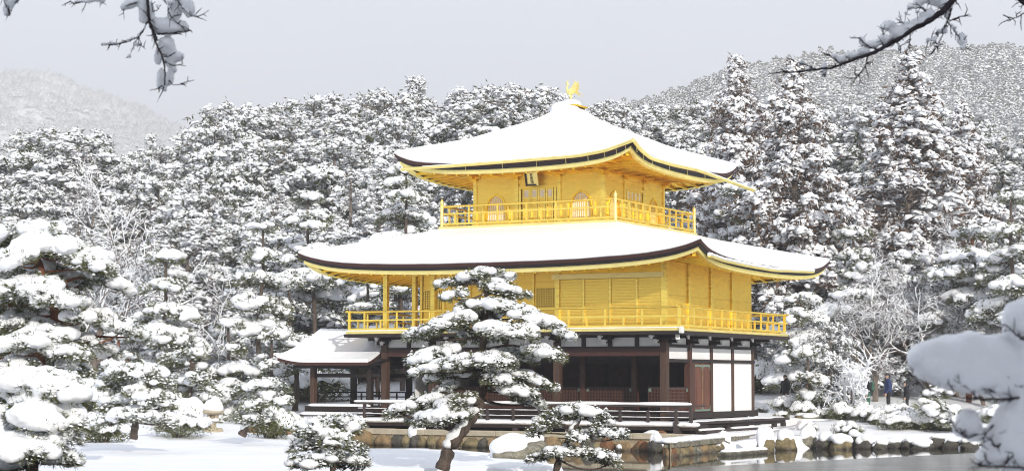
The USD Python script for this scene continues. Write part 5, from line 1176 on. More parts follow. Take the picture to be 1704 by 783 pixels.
# the pine in the middle, leaning trunk, in front of the veranda
center_pads = [(792, 462, 66, 22, 0.2), (748, 470, 44, 16, 0.4), (832, 482, 62, 38, 0), (756, 492, 40, 24, -0.2), (842, 458, 26, 10, 0.4), (868, 490, 26, 10, 0.3),
    (808, 512, 88, 30, 0.1), (862, 520, 90, 30, -0.3), (905, 538, 64, 28, 0.2), (940, 556, 34, 18, 0.0), (782, 530, 84, 32, 0.6), (745, 540, 84, 34, -0.2), (702, 556, 54, 26, 0.3), (845, 550, 90, 30, -0.8),
    (800, 560, 70, 26, 0.9), (720, 592, 84, 34, 0.1), (760, 604, 70, 26, -0.7), (690, 604, 40, 20, 0.5), (850, 592, 84, 26, 0.3), (905, 588, 66, 26, -0.4), (930, 602, 34, 18, 0.2), (800, 612, 70, 22, 0.7),
    (828, 632, 46, 30, -0.6), (872, 630, 80, 24, 0.4), (905, 640, 40, 18, 0.1), (752, 620, 80, 22, 0.5), (716, 614, 60, 22, -0.5), (862, 652, 60, 22, -0.3), (820, 600, 70, 24, -0.9),
    (742, 648, 40, 18, 0.2), (758, 668, 60, 18, -0.5), (700, 672, 66, 28, 0.2), (665, 684, 46, 24, 0.0), (736, 692, 86, 34, -0.4), (772, 690, 50, 24, 0.1), (700, 694, 44, 20, 0.4), (880, 668, 50, 16, 0.6), (846, 672, 40, 14, 0.8)]
pine('center_pine', 'tall garden pine with a leaning trunk in front of the pavilion veranda, heaped with snow', 735, 779, 43.0, None, [(735, 781, 0), (748, 745, 0), (772, 712, 0), (796, 680, 0), (804, 640, 0), (802, 590, 0), (806, 540, 0), (812, 500, 0), (805, 470, 0)], [(x, y, w, hh * 0.9, o) for x, y, w, hh, o in center_pads if y < 535 or (x * 7 + y * 3) % 9], 1, h=0.045, tr=(0.165, 0.045), needle=0.13, dens=1.2, snow_k=1.02, bald=0.25)
# the large pine at the left edge
left_pads = [(30, 402, 130, 44, 0.5), (105, 418, 130, 52, 0), (150, 440, 70, 44, -0.4), (20, 430, 70, 30, -0.8), (180, 468, 72, 34, 0.2), (125, 470, 70, 30, 0.9), (70, 455, 80, 26, 1.0), (15, 500, 80, 44, -0.2), (120, 500, 60, 22, 0.6), (135, 530, 44, 30, -0.5), (165, 528, 54, 34, 0.4), (200, 548, 60, 26, 0.0), (225, 556, 40, 26, 0.6),
    (60, 520, 80, 22, 0.8), (30, 545, 80, 34, -0.3), (80, 560, 70, 44, -0.6), (150, 572, 66, 28, 0.3), (110, 548, 50, 22, 0.9), (10, 580, 60, 26, 0.3), (180, 590, 40, 20, 0.7), (60, 590, 50, 16, 0.9), (-40, 440, 90, 50, 0), (-50, 520, 90, 50, 0.3), (-40, 590, 80, 40, 0), (45, 478, 90, 34, -0.9), (95, 500, 70, 30, -1.0), (40, 570, 80, 34, -1.0), (110, 585, 70, 30, -0.9), (20, 610, 70, 30, -0.8), (120, 610, 60, 24, -0.3)]
pine('garden_pine', 'big red-limbed pine at the left edge with thick snow on its flat boughs', 68, 735, 39.0, None, [(68, 740, 0), (64, 690, 0), (66, 640, 0), (70, 600, 0), (76, 560, 0), (92, 530, 0.2), (88, 490, 0), (70, 450, 0), (60, 420, 0)], [(x, y, w * 1.08, hh * 0.78, o) for x, y, w, hh, o in left_pads], 2, h=0.045, tr=(0.19, 0.05), bark='bark_red', needle=0.15, snow_thick=1.05, snow_k=1.15, bald=0.14)
low_pads = [(60, 640, 130, 44, 0), (100, 655, 80, 40, -0.4), (20, 660, 90, 50, 0.3), (75, 690, 110, 50, -0.3), (30, 710, 110, 44, 0.2), (100, 722, 70, 40, 0), (45, 745, 110, 40, -0.5), (90, 762, 80, 30, 0.3), (10, 770, 90, 40, 0), (110, 690, 50, 26, 0.6), (-20, 690, 80, 60, 0.2), (-30, 750, 80, 60, 0)]
pine('garden_pine', 'low spreading pine in the bottom left corner buried under rounded snow lumps', 50, 850, 31.0, None, [(50, 850, 0), (52, 790, 0), (58, 740, 0), (60, 690, 0), (62, 650, 0)], low_pads, 3, h=0.05, tr=(0.12, 0.05), needle=0.14, snow_k=1.3, snow_thick=1.15, bald=0.1)
pine('garden_pine', 'small round pine in the foreground left of the leaning trunk, snow almost hiding it', 548, 800, 38.5, None, [(552, 800, 0), (556, 760, 0), (548, 735, 0), (556, 710, 0)],
     [(545, 703, 64, 26, 0), (520, 718, 52, 30, -0.2), (572, 712, 46, 28, 0.2), (590, 705, 30, 20, 0.4), (560, 735, 56, 36, -0.3), (508, 742, 50, 26, 0.2), (585, 744, 46, 26, 0.0), (535, 764, 60, 26, -0.2), (500, 770, 40, 22, 0.3), (570, 770, 60, 26, 0.3), (598, 768, 30, 22, 0), (548, 748, 40, 20, 0.6)], 4, h=0.04, tr=(0.07, 0.03), needle=0.12, snow_k=1.1)
pine('garden_pine', 'small pine with a curved trunk hanging over the water right of the leaning trunk', 925, 790, 42.5, 0.2, [(922, 795, 0), (930, 765, 0), (944, 735, 0), (950, 715, 0), (962, 702, 0), (966, 694, 0)],
     [(930, 688, 66, 22, 0), (968, 688, 72, 24, 0.1), (1000, 700, 34, 20, 0.2), (910, 705, 40, 20, -0.2), (896, 716, 34, 22, 0), (1005, 720, 44, 20, -0.1), (1032, 722, 22, 18, 0), (975, 722, 36, 18, 0.4), (960, 728, 30, 16, -0.4), (990, 756, 60, 20, -0.1), (960, 752, 40, 16, 0.3), (930, 752, 50, 18, -0.3), (1010, 768, 44, 18, 0.2), (900, 760, 40, 18, 0)], 5, h=0.04, tr=(0.085, 0.04), needle=0.13, snow_k=0.95)
pine('garden_pine', 'rounded pine under a cap of snow on the left lawn behind the snowfield', 222, 727, 50.0, 0.45, [(222, 730, 0), (226, 700, 0), (224, 670, 0), (230, 640, 0)],
     [(228, 622, 92, 32, 0), (190, 640, 50, 26, 0.2), (262, 636, 50, 28, -0.2), (240, 655, 60, 24, -0.4), (188, 672, 50, 30, 0.1), (272, 672, 40, 26, 0.2), (222, 690, 60, 22, -0.4), (185, 700, 60, 24, 0), (268, 700, 46, 24, 0.1), (215, 640, 60, 26, 0.5)], 6, h=0.05, tr=(0.11, 0.05), needle=0.14, snow_k=1.1)
pine('garden_pine', 'flat-topped pine with a bent trunk right of the stone lantern', 404, 722, 56.0, 0.5, [(402, 724, 0), (412, 706, 0), (430, 690, 0.1), (432, 670, 0), (436, 650, 0)],
     [(428, 642, 62, 18, 0), (455, 640, 40, 16, 0.2), (432, 660, 54, 14, 0.3), (462, 668, 40, 18, 0), (424, 674, 40, 18, -0.3), (398, 690, 32, 20, 0), (416, 698, 40, 18, -0.2), (440, 690, 34, 16, 0.3), (476, 664, 18, 14, 0.1)], 7, h=0.05, tr=(0.13, 0.05), needle=0.15)
# trees between garden and forest
coarse_list = [
    ('cloud-pruned pine left of the fishing pavilion, its bare stem showing below', 490, 690, 84.0, 470, 610, 130, 4, '0', 21),
    ('snow-laden pine behind the fishing pavilion roof, left of the gold veranda', 612, 690, 88.0, 430, 560, 120, 4, '0', 22),
    ('layered pine close behind the upper roof\'s left end', 668, 690, 92.0, 285, 480, 150, 6, '0', 23),
    ('layered pine left of the lower roof with heavy white boughs', 520, 700, 92.0, 330, 500, 150, 5, '0', 24),
    ('broad snowy pine in the middle of the left forest edge', 380, 700, 78.0, 540, 690, 150, 5, '0', 25),
    ('stout snowy pine between the big left pine and the lantern', 310, 715, 70.0, 590, 700, 120, 4, '0', 26),
    ('red-stemmed pine right of the pavilion\'s east veranda', 1342, 690, 87.0, 500, 625, 150, 5, '1', 27),
    ('tall layered pine right of the upper roof', 1232, 690, 95.0, 318, 480, 160, 5, '0', 28),
    ('broad pine drooping with snow above the bare trees on the right', 1610, 700, 88.0, 390, 560, 190, 6, '1', 29),
    ('small pine in front of the person in black right of the pavilion', 1352, 705, 79.0, 590, 668, 74, 3, '0', 30),
    ('low spreading pine by the path under the big foreground snow branch', 1560, 712, 70.0, 655, 700, 120, 3, '1', 31),
    ('heavy-laden pine above the lawn between the big left pine and the leafless trees', 268, 715, 74.0, 430, 600, 150, 5, '0', 41),
    ('squat pine with big snow pads low in the left forest edge', 330, 712, 72.0, 590, 690, 120, 3, '0', 42),
    ('snow-loaded pine left of the fishing pavilion roof', 452, 705, 76.0, 560, 690, 110, 4, '0', 43),
    ('tall layered pine in the middle of the left forest', 430, 705, 82.0, 380, 545, 140, 5, '0', 44),
    ('pine with broken snow pads behind the big left pine', 205, 715, 70.0, 560, 690, 110, 4, '1', 45),
    ('bulky snow-laden pine right of the lower roof\'s east corner', 1420, 690, 90.0, 390, 520, 150, 5, '0', 46),
    ('bulky pine left of the broad one at the right', 1500, 690, 92.0, 430, 540, 140, 4, '0', 47),
    ('pine at the right edge above the hanging snow', 1690, 690, 84.0, 330, 520, 150, 5, '0', 48),
]
for lb, x, y, dp, top, bot, w, tiers, red, sd_ in coarse_list:
    lean = (sd_ % 3 - 1) * 8
    pine('snowy_pine', lb, x, y, dp, None, [(x, y, 0), (x + 4, (y + bot) / 2, 0), (x - lean * 0.4, bot, 0), (x + lean, (top + bot) / 2, 0), (x + lean, top + 6, 0)], auto_pads(x, top, bot, w, tiers, sd_, lean=lean), sd_, h=0.085, tr=(0.16, 0.05), bark='bark_red' if red == '1' else 'bark', needle=0.2, coarse=True, snow_k=1.1, trunk_snow=False, tuft_k=1.3)

# ================================================================== clipped shrubs on the right lawn
def shrub(name, label, seed, R, H, n=70):
    r = np.random.default_rng(seed); t = thing(name, label, 'shrub')
    a = r.uniform(0, 6.283, n); q = np.sqrt(r.uniform(0, 1, n)); z = H * np.sqrt(np.maximum(1 - q * q * 0.9, 0.04)) * r.uniform(0.75, 1.0, n)
    C = np.stack([R * q * np.cos(a), R * q * np.sin(a), z], 1); N = unit(C * [1, 1, 0.4] + [0, 0, 0.3])
    st = MB()
    for i in range(0, n, 3): st.tube([[0, 0, -0.2], C[i] * [0.4, 0.4, 0.5], C[i]], [0.03, 0.018, 0.008], 4, False)
    obj('stems', st, M['bark'], t)
    k = 60; B = np.repeat(C, k, 0) * r.uniform(0.55, 1.08, (n * k, 1)) + r.normal(0, 0.07, (n * k, 3)); D = unit(np.repeat(N, k, 0) + r.normal(0, 0.8, (n * k, 3)))
    B[:, 2] = np.abs(B[:, 2])
    obj('leaves', leaves4(B, D, r.uniform(0.05, 0.10, n * k), r.uniform(0.018, 0.032, n * k), r), M['needles'], t, kind='stuff')
    Bs = [[*(c + [0, 0, 0.02]), s_, s_, s_ * 0.72] for c, s_ in zip(C, r.uniform(0.08, 0.19, n) * (0.6 + 0.4 * R)) if c[2] > H * 0.50]
    obj('snow', snow_field(Bs, 0.06, seed, 0.3, 4.0), M['snow'], t, smooth=True, kind='stuff')
    return t
SH = [shrub('clipped_shrub', 'x', 300 + i, R, H) for i, (R, H) in enumerate(((0.75, 0.55), (0.95, 0.7), (0.6, 0.6)))]
_used = [False] * 3
def put(protos, used, k, x, y, z, rz, sc, label, group=None, cat=None):
    p = protos[k]
    if not used[k]:
        used[k] = True; ops = UsdGeom.Xformable(p).GetOrderedXformOps()
        ops[0].Set(Gf.Vec3d(float(x), float(y), float(z))); ops[1].Set(float(math.degrees(rz))); ops[2].Set(Gf.Vec3f(*map(float, sc))); tag(p, label, cat, group); return p
    return dup(p, (x, y, z), rz, sc, label, group, cat)
shrubs_px = [(1262, 672, 76, 0.9, 'snowed-in low bush just behind the pavilion\'s rear corner'), (1310, 672, 72, 1.2, 'wide low bush under snow below the person in black'), (1300, 690, 68, 1.0, 'round white bush on the lawn right of the benches'), (1335, 684, 70, 1.1, 'long snow-covered bush in front of the small pine'),
    (1372, 690, 66, 1.2, 'round snow-capped bush left of the lawn\'s open snow'), (1398, 690, 66, 1.3, 'broad snow-capped bush with a dark underside on the lawn'), (1384, 672, 72, 1.0, 'snowy bush at the fence\'s left end'), (1425, 672, 68, 1.2, 'bush just below the fence, its snow touching the rail'), (1452, 682, 66, 1.3, 'dense bush below the person in blue'), (1470, 676, 66, 1.2, 'bush under the right half of the fence'),
    (1490, 690, 62, 1.5, 'large snow-laden bush right of the fence'), (1460, 706, 60, 1.2, 'dark-bottomed bush at the edge of the open snow'), (1500, 706, 59, 1.6, 'biggest snow-laden bush above the right shore'), (1535, 690, 62, 1.4, 'bush at the left of the leaning red stem'), (1425, 728, 56, 0.75, 'tiny bush on the bank above the row of rocks'), (1408, 738, 55, 1.1, 'wide bush spilling snow over the shore rocks'), (1440, 739, 54.5, 0.9, 'bush of plain snow beside the wide one on the shore'),
    (1540, 724, 57, 1.3, 'bush on the right bank half behind the snow branch'), (1575, 718, 58, 1.4, 'bush on the right bank below the hanging snow'), (1600, 735, 55, 1.3, 'rightmost shore bush beside the hanging snow'), (1620, 690, 64, 1.5, 'bush far right behind the hanging snow lumps'), (1660, 700, 62, 1.5, 'bush at the right edge behind the hanging snow lumps'), (1500, 738, 55.5, 1.0, 'low bush crowning the rocks in the shadowed shore'), (1350, 730, 58, 0.8, 'scrubby green bush at the end of the terrace'),
    (1408, 682, 65, 1.3, 'snowy bush under the fence\'s left half'), (1440, 690, 64.5, 1.4, 'full white bush under the middle of the fence'), (1478, 692, 64, 1.3, 'full white bush under the fence\'s right end'),
    (520, 690, 88, 2.6, 'big snowy bush seen under the left end of the fishing pavilion roof'), (545, 690, 97, 3.2, 'tall snowy bush seen between the fishing pavilion\'s posts'), (595, 690, 96, 3.4, 'tall snowy bush behind the teal visitor'), (650, 690, 97, 3.0, 'snowy bush seen right of the fishing pavilion\'s corner post'), (690, 690, 98, 3.0, 'snowy bush seen past the west end of the veranda'), (1262, 690, 92, 2.6, 'tall snowy bush close behind the pavilion\'s rear corner'),
    (170, 718, 58, 1.2, 'low white bush left of the rounded lawn pine'), (300, 716, 62, 1.2, 'white bush behind the garden stones'), (450, 716, 62, 1.3, 'wide white bush behind the flat-topped pine'), (480, 712, 66, 1.0, 'white bush beside the stone bank'), (140, 690, 70, 1.6, 'tall white bush at the left forest edge')]
for i, (px, py, dp, s_, lb) in enumerate(shrubs_px):
    if px > 1000 and dp < 85: nd = 66.8 + (dp - 54) * 0.70; s_ *= 0.62 + 0.12 * math.sin(i * 2.7); dp = nd + 0.8 * math.sin(i * 1.9)
    p = at_depth(px, py, dp); z = gz(p[0], p[1]) - 0.05; zz = max(z, p[2] - 0.25)
    put(SH, _used, i % 3, p[0], p[1], z, i * 1.3, (s_, s_, s_ * (1.0 + 0.3 * (i % 2))), lb, cat='shrub')

# ================================================================== the forest
E_LIST = []
rnd = lambda q: math.sqrt(max(1 - (1.55 * q - 0.55) ** 2, 0.02))
cone = lambda q: (1 - q) ** 0.8 * (0.45 + 0.55 * min(1, q * 6)) + 0.02
colm = lambda q: (1 - q ** 1.8) * (0.6 + 0.4 * min(1, q * 4)) * (0.92 + 0.18 * math.sin(q * 19)) + 0.05
K = {}
K['conical'] = [conifer('evergreen_tree', 'x', 401, 16, 4.4, 0.10, 120, cone, sp=0.62, size=0.52), conifer('evergreen_tree', 'x', 402, 17, 4.0, 0.12, 120, cone, sp=0.62, size=0.52, droop=0.4), conifer('evergreen_tree', 'x', 409, 15, 4.7, 0.08, 120, lambda q: cone(q) * (0.9 + 0.2 * math.sin(q * 15)), sp=0.62, size=0.52, gap=0.25)]
K['rounded'] = [conifer('broad_evergreen_tree', 'x', 403, 12, 4.6, 0.16, 110, rnd, sp=0.66, size=0.58, rise=0.5, droop=0.25, needles='leaves_green', gap=0.2), conifer('broad_evergreen_tree', 'x', 404, 11, 4.2, 0.12, 100, rnd, sp=0.66, size=0.60, rise=0.45, droop=0.3, needles='leaves_green', gap=0.3)]
K['slender'] = [conifer('slender_evergreen_tree', 'x', 405, 18, 3.0, 0.10, 120, cone, sp=0.60, size=0.48, droop=0.45), conifer('slender_evergreen_tree', 'x', 406, 17, 3.3, 0.2, 110, lambda q: cone(q) * 0.8 + 0.12, sp=0.60, size=0.48, droop=0.35, gap=0.25)]
K['cedar'] = [conifer('cedar_tree', 'x', 407, 21, 4.6, 0.26, 190, colm, sp=0.60, size=0.66, droop=0.25, needles='needles_brown', bark='bark_grey', snow=0.74, void=0.34), conifer('cedar_tree', 'x', 408, 20, 4.7, 0.14, 190, lambda q: colm(q) * 0.95, sp=0.60, size=0.66, droop=0.2, needles='needles_brown', snow=0.72, void=0.34)]
K['bare'] = [bare_tree('bare_tree', 'x', 501, 8.5, 0.48, 6, 0.020, up=0.55), bare_tree('bare_tree', 'x', 502, 7.5, 0.50, 6, 0.020, up=0.45), bare_tree('bare_tree', 'x', 503, 9.5, 0.44, 6, 0.019, up=0.6)]
HT = {'conical': (16, 17, 15), 'rounded': (12, 11), 'slender': (18, 17), 'cedar': (21, 20), 'bare': (8.5, 7.5, 9.5)}
USED = {k: [False] * len(v) for k, v in K.items()}
WORD = {'conical': 'conical evergreen', 'rounded': 'round-headed evergreen', 'slender': 'slender evergreen', 'cedar': 'brown-tinged cedar', 'bare': 'leafless tree'}
SKY_X = [-100, 0, 50, 130, 200, 260, 320, 400, 480, 560, 600, 650, 700, 770, 850, 920, 1000, 1060, 1130, 1200, 1300, 1420, 1500, 1600, 1704, 1800]
SKY_Y = [210, 205, 190, 200, 208, 218, 165, 178, 152, 152, 142, 150, 124, 152, 135, 168, 166, 164, 165, 172, 178, 185, 190, 192, 188, 188]
def forest_tree(kind, px, dp, top, label, group=None, wide=1.0, var=None, seed=0):
    p = at_depth(px, 600, dp); z = gz(p[0], p[1]); ztop = CAM[2] + (at_depth(px, top, dp)[2] - CAM[2]); h = max(ztop - z, 2.0)
    i = (seed if var is None else var) % len(K[kind]); s = h / HT[kind][i]; sw = s * wide
    return put(K[kind], USED[kind], i, p[0], p[1], z - 0.15, (seed * 2.39) % 6.283, (sw, sw, s), label, group, 'tree')
# trees one can name
forest_tree('cedar', 1230, 104, 88, 'tall cedar with a snowy tip just right of the upper roof', var=0, seed=1, wide=0.85)
forest_tree('cedar', 1326, 92, 96, 'tall cedar with a long bare lower trunk, the first left of the hanging top branch', var=0, seed=4, wide=0.95)
forest_tree('cedar', 1512, 98, 84, 'tallest brown-tinged cedar at the right, its narrow top under the hanging branch', var=1, seed=7, wide=1.15)
forest_tree('cedar', 1612, 112, 168, 'cedar behind the broad pine at the right edge', var=1, seed=3)
forest_tree('bare', 152, 78, 268, 'leafless tree with pale spreading limbs high in the left forest', var=0, seed=5, wide=0.9)
forest_tree('bare', 1455, 88, 415, 'leafless tree white with snow behind the person in blue', var=0, seed=9, wide=1.05)
forest_tree('bare', 1540, 88, 400, 'wide leafless tree behind the big hanging snow branch', var=1, seed=11, wide=1.05)
forest_tree('bare', 1640, 87, 470, 'leafless tree near the right edge above the hanging snow', var=2, seed=15, wide=1.05)
forest_tree('bare', 1590, 90, 360, 'thin leafless tree among the right-hand pines', var=0, seed=18, wide=1.0)
wt = bare_tree('white_leafless_tree', 'small leafless tree thickly coated in snow in front of the walkers', 510, 3.3, 0.42, 4, 0.035, r0=0.022, twigs=False, up=0.7, kids=4, first=0.1)
p = at_depth(1415, 668, 77); UsdGeom.Xformable(wt).GetOrderedXformOps()[0].Set(Gf.Vec3d(p[0], p[1], gz(p[0], p[1])))
forest_tree('conical', 752, 146, 150, 'conical evergreen on the skyline close to the upper roof\'s left slope', var=0, seed=31, wide=1.2)
forest_tree('rounded', 800, 143, 146, 'round-headed evergreen peeping over the upper roof\'s left slope', var=0, seed=32, wide=1.2)
forest_tree('conical', 905, 147, 152, 'evergreen crown just left of the phoenix above the roof', var=2, seed=33, wide=1.25)
forest_tree('conical', 1010, 148, 160, 'evergreen crown just right of the phoenix above the roof', var=1, seed=34, wide=1.25)
# the rows of the wood
rf = np.random.default_rng(99)
ORD = ['leftmost', 'second', 'third', 'fourth', 'fifth', 'sixth', 'seventh', 'eighth', 'ninth', 'tenth', 'eleventh', 'twelfth', 'thirteenth', 'fourteenth', 'fifteenth', 'sixteenth', 'seventeenth', 'eighteenth', 'nineteenth', 'twentieth', 'twenty-first', 'twenty-second', 'twenty-third', 'twenty-fourth', 'twenty-fifth']
rows = [(150, 0, 92), (138, 14, 98), (127, 44, 104), (117, 84, 108), (108, 128, 112), (100, 176, 116), (92, 228, 120), (85, 285, 124), (79, 345, 120)]
for ri, (dp, off, stepx) in enumerate(rows):
    x = -110 + (ri % 2) * stepx * 0.5; n_ = 0
    while x < 1820:
        px = x + rf.normal(0, stepx * 0.14); d_ = dp + rf.normal(0, 2.0); x += stepx * rf.uniform(0.85, 1.15)
        top = np.interp(px, SKY_X, SKY_Y) + off + (rf.uniform(-6, 14) if ri == 0 else rf.uniform(-26, 26))
        if ri >= 2 and 700 < px < 1130 and top > 250: continue        # nothing of these shows behind the pavilion
        if ri >= 6 and 430 < px < 1310: continue
        if 1290 < px < 1365 and ri >= 6: continue
        if ri >= 7 and 1380 < px < 1660: continue
        if ri == 8 and (px < 240 or 280 < px < 460): continue
        u = rf.uniform()
        kind = ('conical' if u < 0.45 else 'slender' if u < 0.58 else 'rounded') if ri < 5 else ('rounded' if u < 0.55 else 'conical' if u < 0.85 else 'slender')
        if px > 1150 and ri in (2, 3, 4) and u > 0.75: kind = 'cedar'
        reg = 'left of the pavilion' if px < 560 else 'behind the pavilion' if px < 1180 else 'right of the pavilion'
        if ri == 0:
            lb = f'snowy {WORD[kind]} on the forest skyline, {ORD[n_]}{" from the left" if n_ else ""} along it'; g = None; n_ += 1
        else:
            rank = 'just under the skyline in' if ri < 3 else 'half-way up' if ri < 6 else 'at the foot of'; lb = f'snow-laden {WORD[kind]} {rank} the forest {reg}'; g = f'{WORD[kind]}s {rank} the forest {reg}'
        forest_tree(kind, px, d_, top, lb, g, wide=rf.uniform(0.85, 1.25) * (1.15 if kind in ('conical', 'slender') else 1.0), seed=int(rf.integers(1000)))
# ================================================================== woods on the far hills
def small_tree(seed, n=26):
    r = np.random.default_rng(seed); H, R = 1.0, 0.30
    q = r.uniform(0.05, 1, n); a = r.uniform(0, 6.283, n); rad = R * (1 - q) ** 0.6 * np.sqrt(r.uniform(0.3, 1, n)); C = np.stack([rad * np.cos(a), rad * np.sin(a), 0.12 + 0.86 * q * H], 1); N = unit(C * [1, 1, 0] + [0, 0, 0.12])
    s = 0.15 * (1.15 - 0.7 * q)
    v, f = lumps(C, np.stack([s, s * 0.8, s * 0.45], 1), unit(N * 0.7 + [0, 0, 0.8]), r, 3)
    k = 9; lv = leaves4(np.repeat(C, k, 0), unit(np.repeat(N, k, 0) + r.normal(0, 0.6, (n * k, 3)) + [0, 0, -0.3]), r.uniform(0.06, 0.14, n * k), r.uniform(0.03, 0.05, n * k), r)
    return (v, f), lv
def far_wood(name, label, grid, count, hmin, hmax, seed):
    U, D, P = grid; r = np.random.default_rng(seed)
    g = UsdGeom.PointInstancer.Define(stage, '/World/' + name); tag(g, label, 'wood', kind='stuff')
    ids = []
    for k in range(5):
        x = UsdGeom.Xform.Define(stage, f'/World/{name}/kind_{k}'); (v, f), lv = small_tree(seed + k)
        obj('foliage', lv, M['needles_forest'], x.GetPrim()); obj('snow', (v, f), M['snow'], x.GetPrim(), smooth=True); ids.append(x.GetPath())
    g.CreatePrototypesRel().SetTargets(ids)
    i = r.uniform(0, P.shape[0] - 1.001, count); j = r.uniform(0, P.shape[1] * 0.88 - 1.001, count)
    a, b = i.astype(int), j.astype(int); fi, fj = (i - a)[:, None], (j - b)[:, None]
    pos = (P[a, b] * (1 - fi) + P[a + 1, b] * fi) * (1 - fj) + (P[a, b + 1] * (1 - fi) + P[a + 1, b + 1] * fi) * fj
    h = r.uniform(hmin, hmax, count)
    g.CreatePositionsAttr(Vt.Vec3fArray.FromNumpy(pos.astype(np.float32))); g.CreateProtoIndicesAttr(Vt.IntArray.FromNumpy(r.integers(0, 5, count).astype(np.int32)))
    g.CreateScalesAttr(Vt.Vec3fArray.FromNumpy(np.stack([h, h, h], 1).astype(np.float32)))
    a = r.uniform(0, 6.283, count); q = np.stack([np.cos(a / 2), 0 * a, 0 * a, np.sin(a / 2)], 1)
    g.CreateOrientationsAttr(Vt.QuathArray([Gf.Quath(*map(float, x)) for x in q]))
far_wood('distant_wood', 'snowy wood covering the hill that rises behind the right-hand trees', HR, 24000, 5.5, 10.0, 700)
far_wood('far_hill_wood', 'pale snowy wood on the distant hill at the far left', HL, 15000, 10.0, 16.0, 720)

# ================================================================== branches that hang into the picture from trees beside the photographer
def near_branch(name, label, depth, stems, lumps_, seed, h=0.006, twig_n=0, front=0.0, rough=0.26, iso=0.30, fat=1.0):
    """stems: lists of (x, y, depth offset) picture points with a thickness in picture points; lumps_: (x, y, rx, ry, depth offset)"""
    r = np.random.default_rng(seed); sc = depth / FPX
    o = at_depth(stems[0][0][0][0], stems[0][0][0][1], depth); t = thing(name, label, 'branch', o)
    st, tw = MB(), MB(); B = []
    for pts, w0, w1, snow in stems:
        P = np.array([at_depth(x, y, depth - front * (i > 0) + (q[0] if q else 0)) for i, (x, y, *q) in enumerate(pts)]) - o
        u = np.linspace(0, len(P) - 1, 6 * len(P)); Q = np.stack([np.interp(u, np.arange(len(P)), P[:, k]) for k in range(3)], 1)
        for _ in range(3): Q[1:-1] = 0.25 * Q[:-2] + 0.5 * Q[1:-1] + 0.25 * Q[2:]
        Q[1:-1] += r.normal(0, 0.5 * sc, Q[1:-1].shape)
        R_ = np.linspace(w0, w1, len(Q)) * sc / 2
        st.tube(Q, R_, 7)
        for k in range(len(Q)):
            if snow and r.uniform() < 0.9: B.append([*(Q[k] + [0, 0, R_[k] + snow * sc * 0.45]), snow * sc * 0.8, snow * sc * 0.8, snow * sc * r.uniform(0.5, 0.8)])
        nt = max(int(np.linalg.norm(np.diff(Q, axis=0), axis=1).sum() / sc / 13), 1) if twig_n else 0
        for k in r.integers(2, len(Q), nt * twig_n):
            d = unit(Q[min(k + 1, len(Q) - 1)] - Q[k - 1]); a = r.normal(0, 1, 3); nd = unit(d * 0.8 + a * 0.55); L = r.uniform(8, 26) * sc
            e1 = Q[k] + nd * L * 0.5; e2 = e1 + unit(nd + r.normal(0, 0.35, 3)) * L * 0.5
            tw.tube([Q[k], e1, e2], [1.0 * sc, 0.8 * sc, 0.35 * sc], 4)
            if r.uniform() < 0.45:
                e3 = e1 + unit(nd + r.normal(0, 0.7, 3)) * L * 0.4; tw.tube([e1, e3], [0.7 * sc, 0.3 * sc], 4)
            if snow and r.uniform() < 0.4: s_ = r.uniform(2.5, 5.5) * sc; B.append([*(e1 + [0, 0, s_ * 0.5]), s_, s_, s_ * 0.8])
    for x, y, rx, ry, *q in lumps_:
        rx, ry = rx * fat, ry * fat
        c = at_depth(x, y, depth + (q[0] if q else 0)) - o; B.append([*c, rx * sc, (rx * 0.45 + ry * 0.30) * sc, ry * sc])
        for _ in range(5):
            e = r.uniform(0.22, 0.45); d = unit(r.normal(0, 1, 3)) * [0.8, 0.45, 0.8]; B.append([*(c + (RH * d[0] * rx + FH * d[1] * rx + np.array([0, 0, 1.0]) * d[2] * ry) * sc), rx * e * sc, rx * e * sc, ry * e * sc])
    obj('stem', st, M['twig'], t, smooth=60)
    if tw.n: obj('twigs', tw, M['twig'], t, smooth=60, kind='stuff')
    obj('snow', snow_field(B, h, seed, rough, 26.0 * 4.6 / depth, iso), M['snow'], t, smooth=True)
    return t
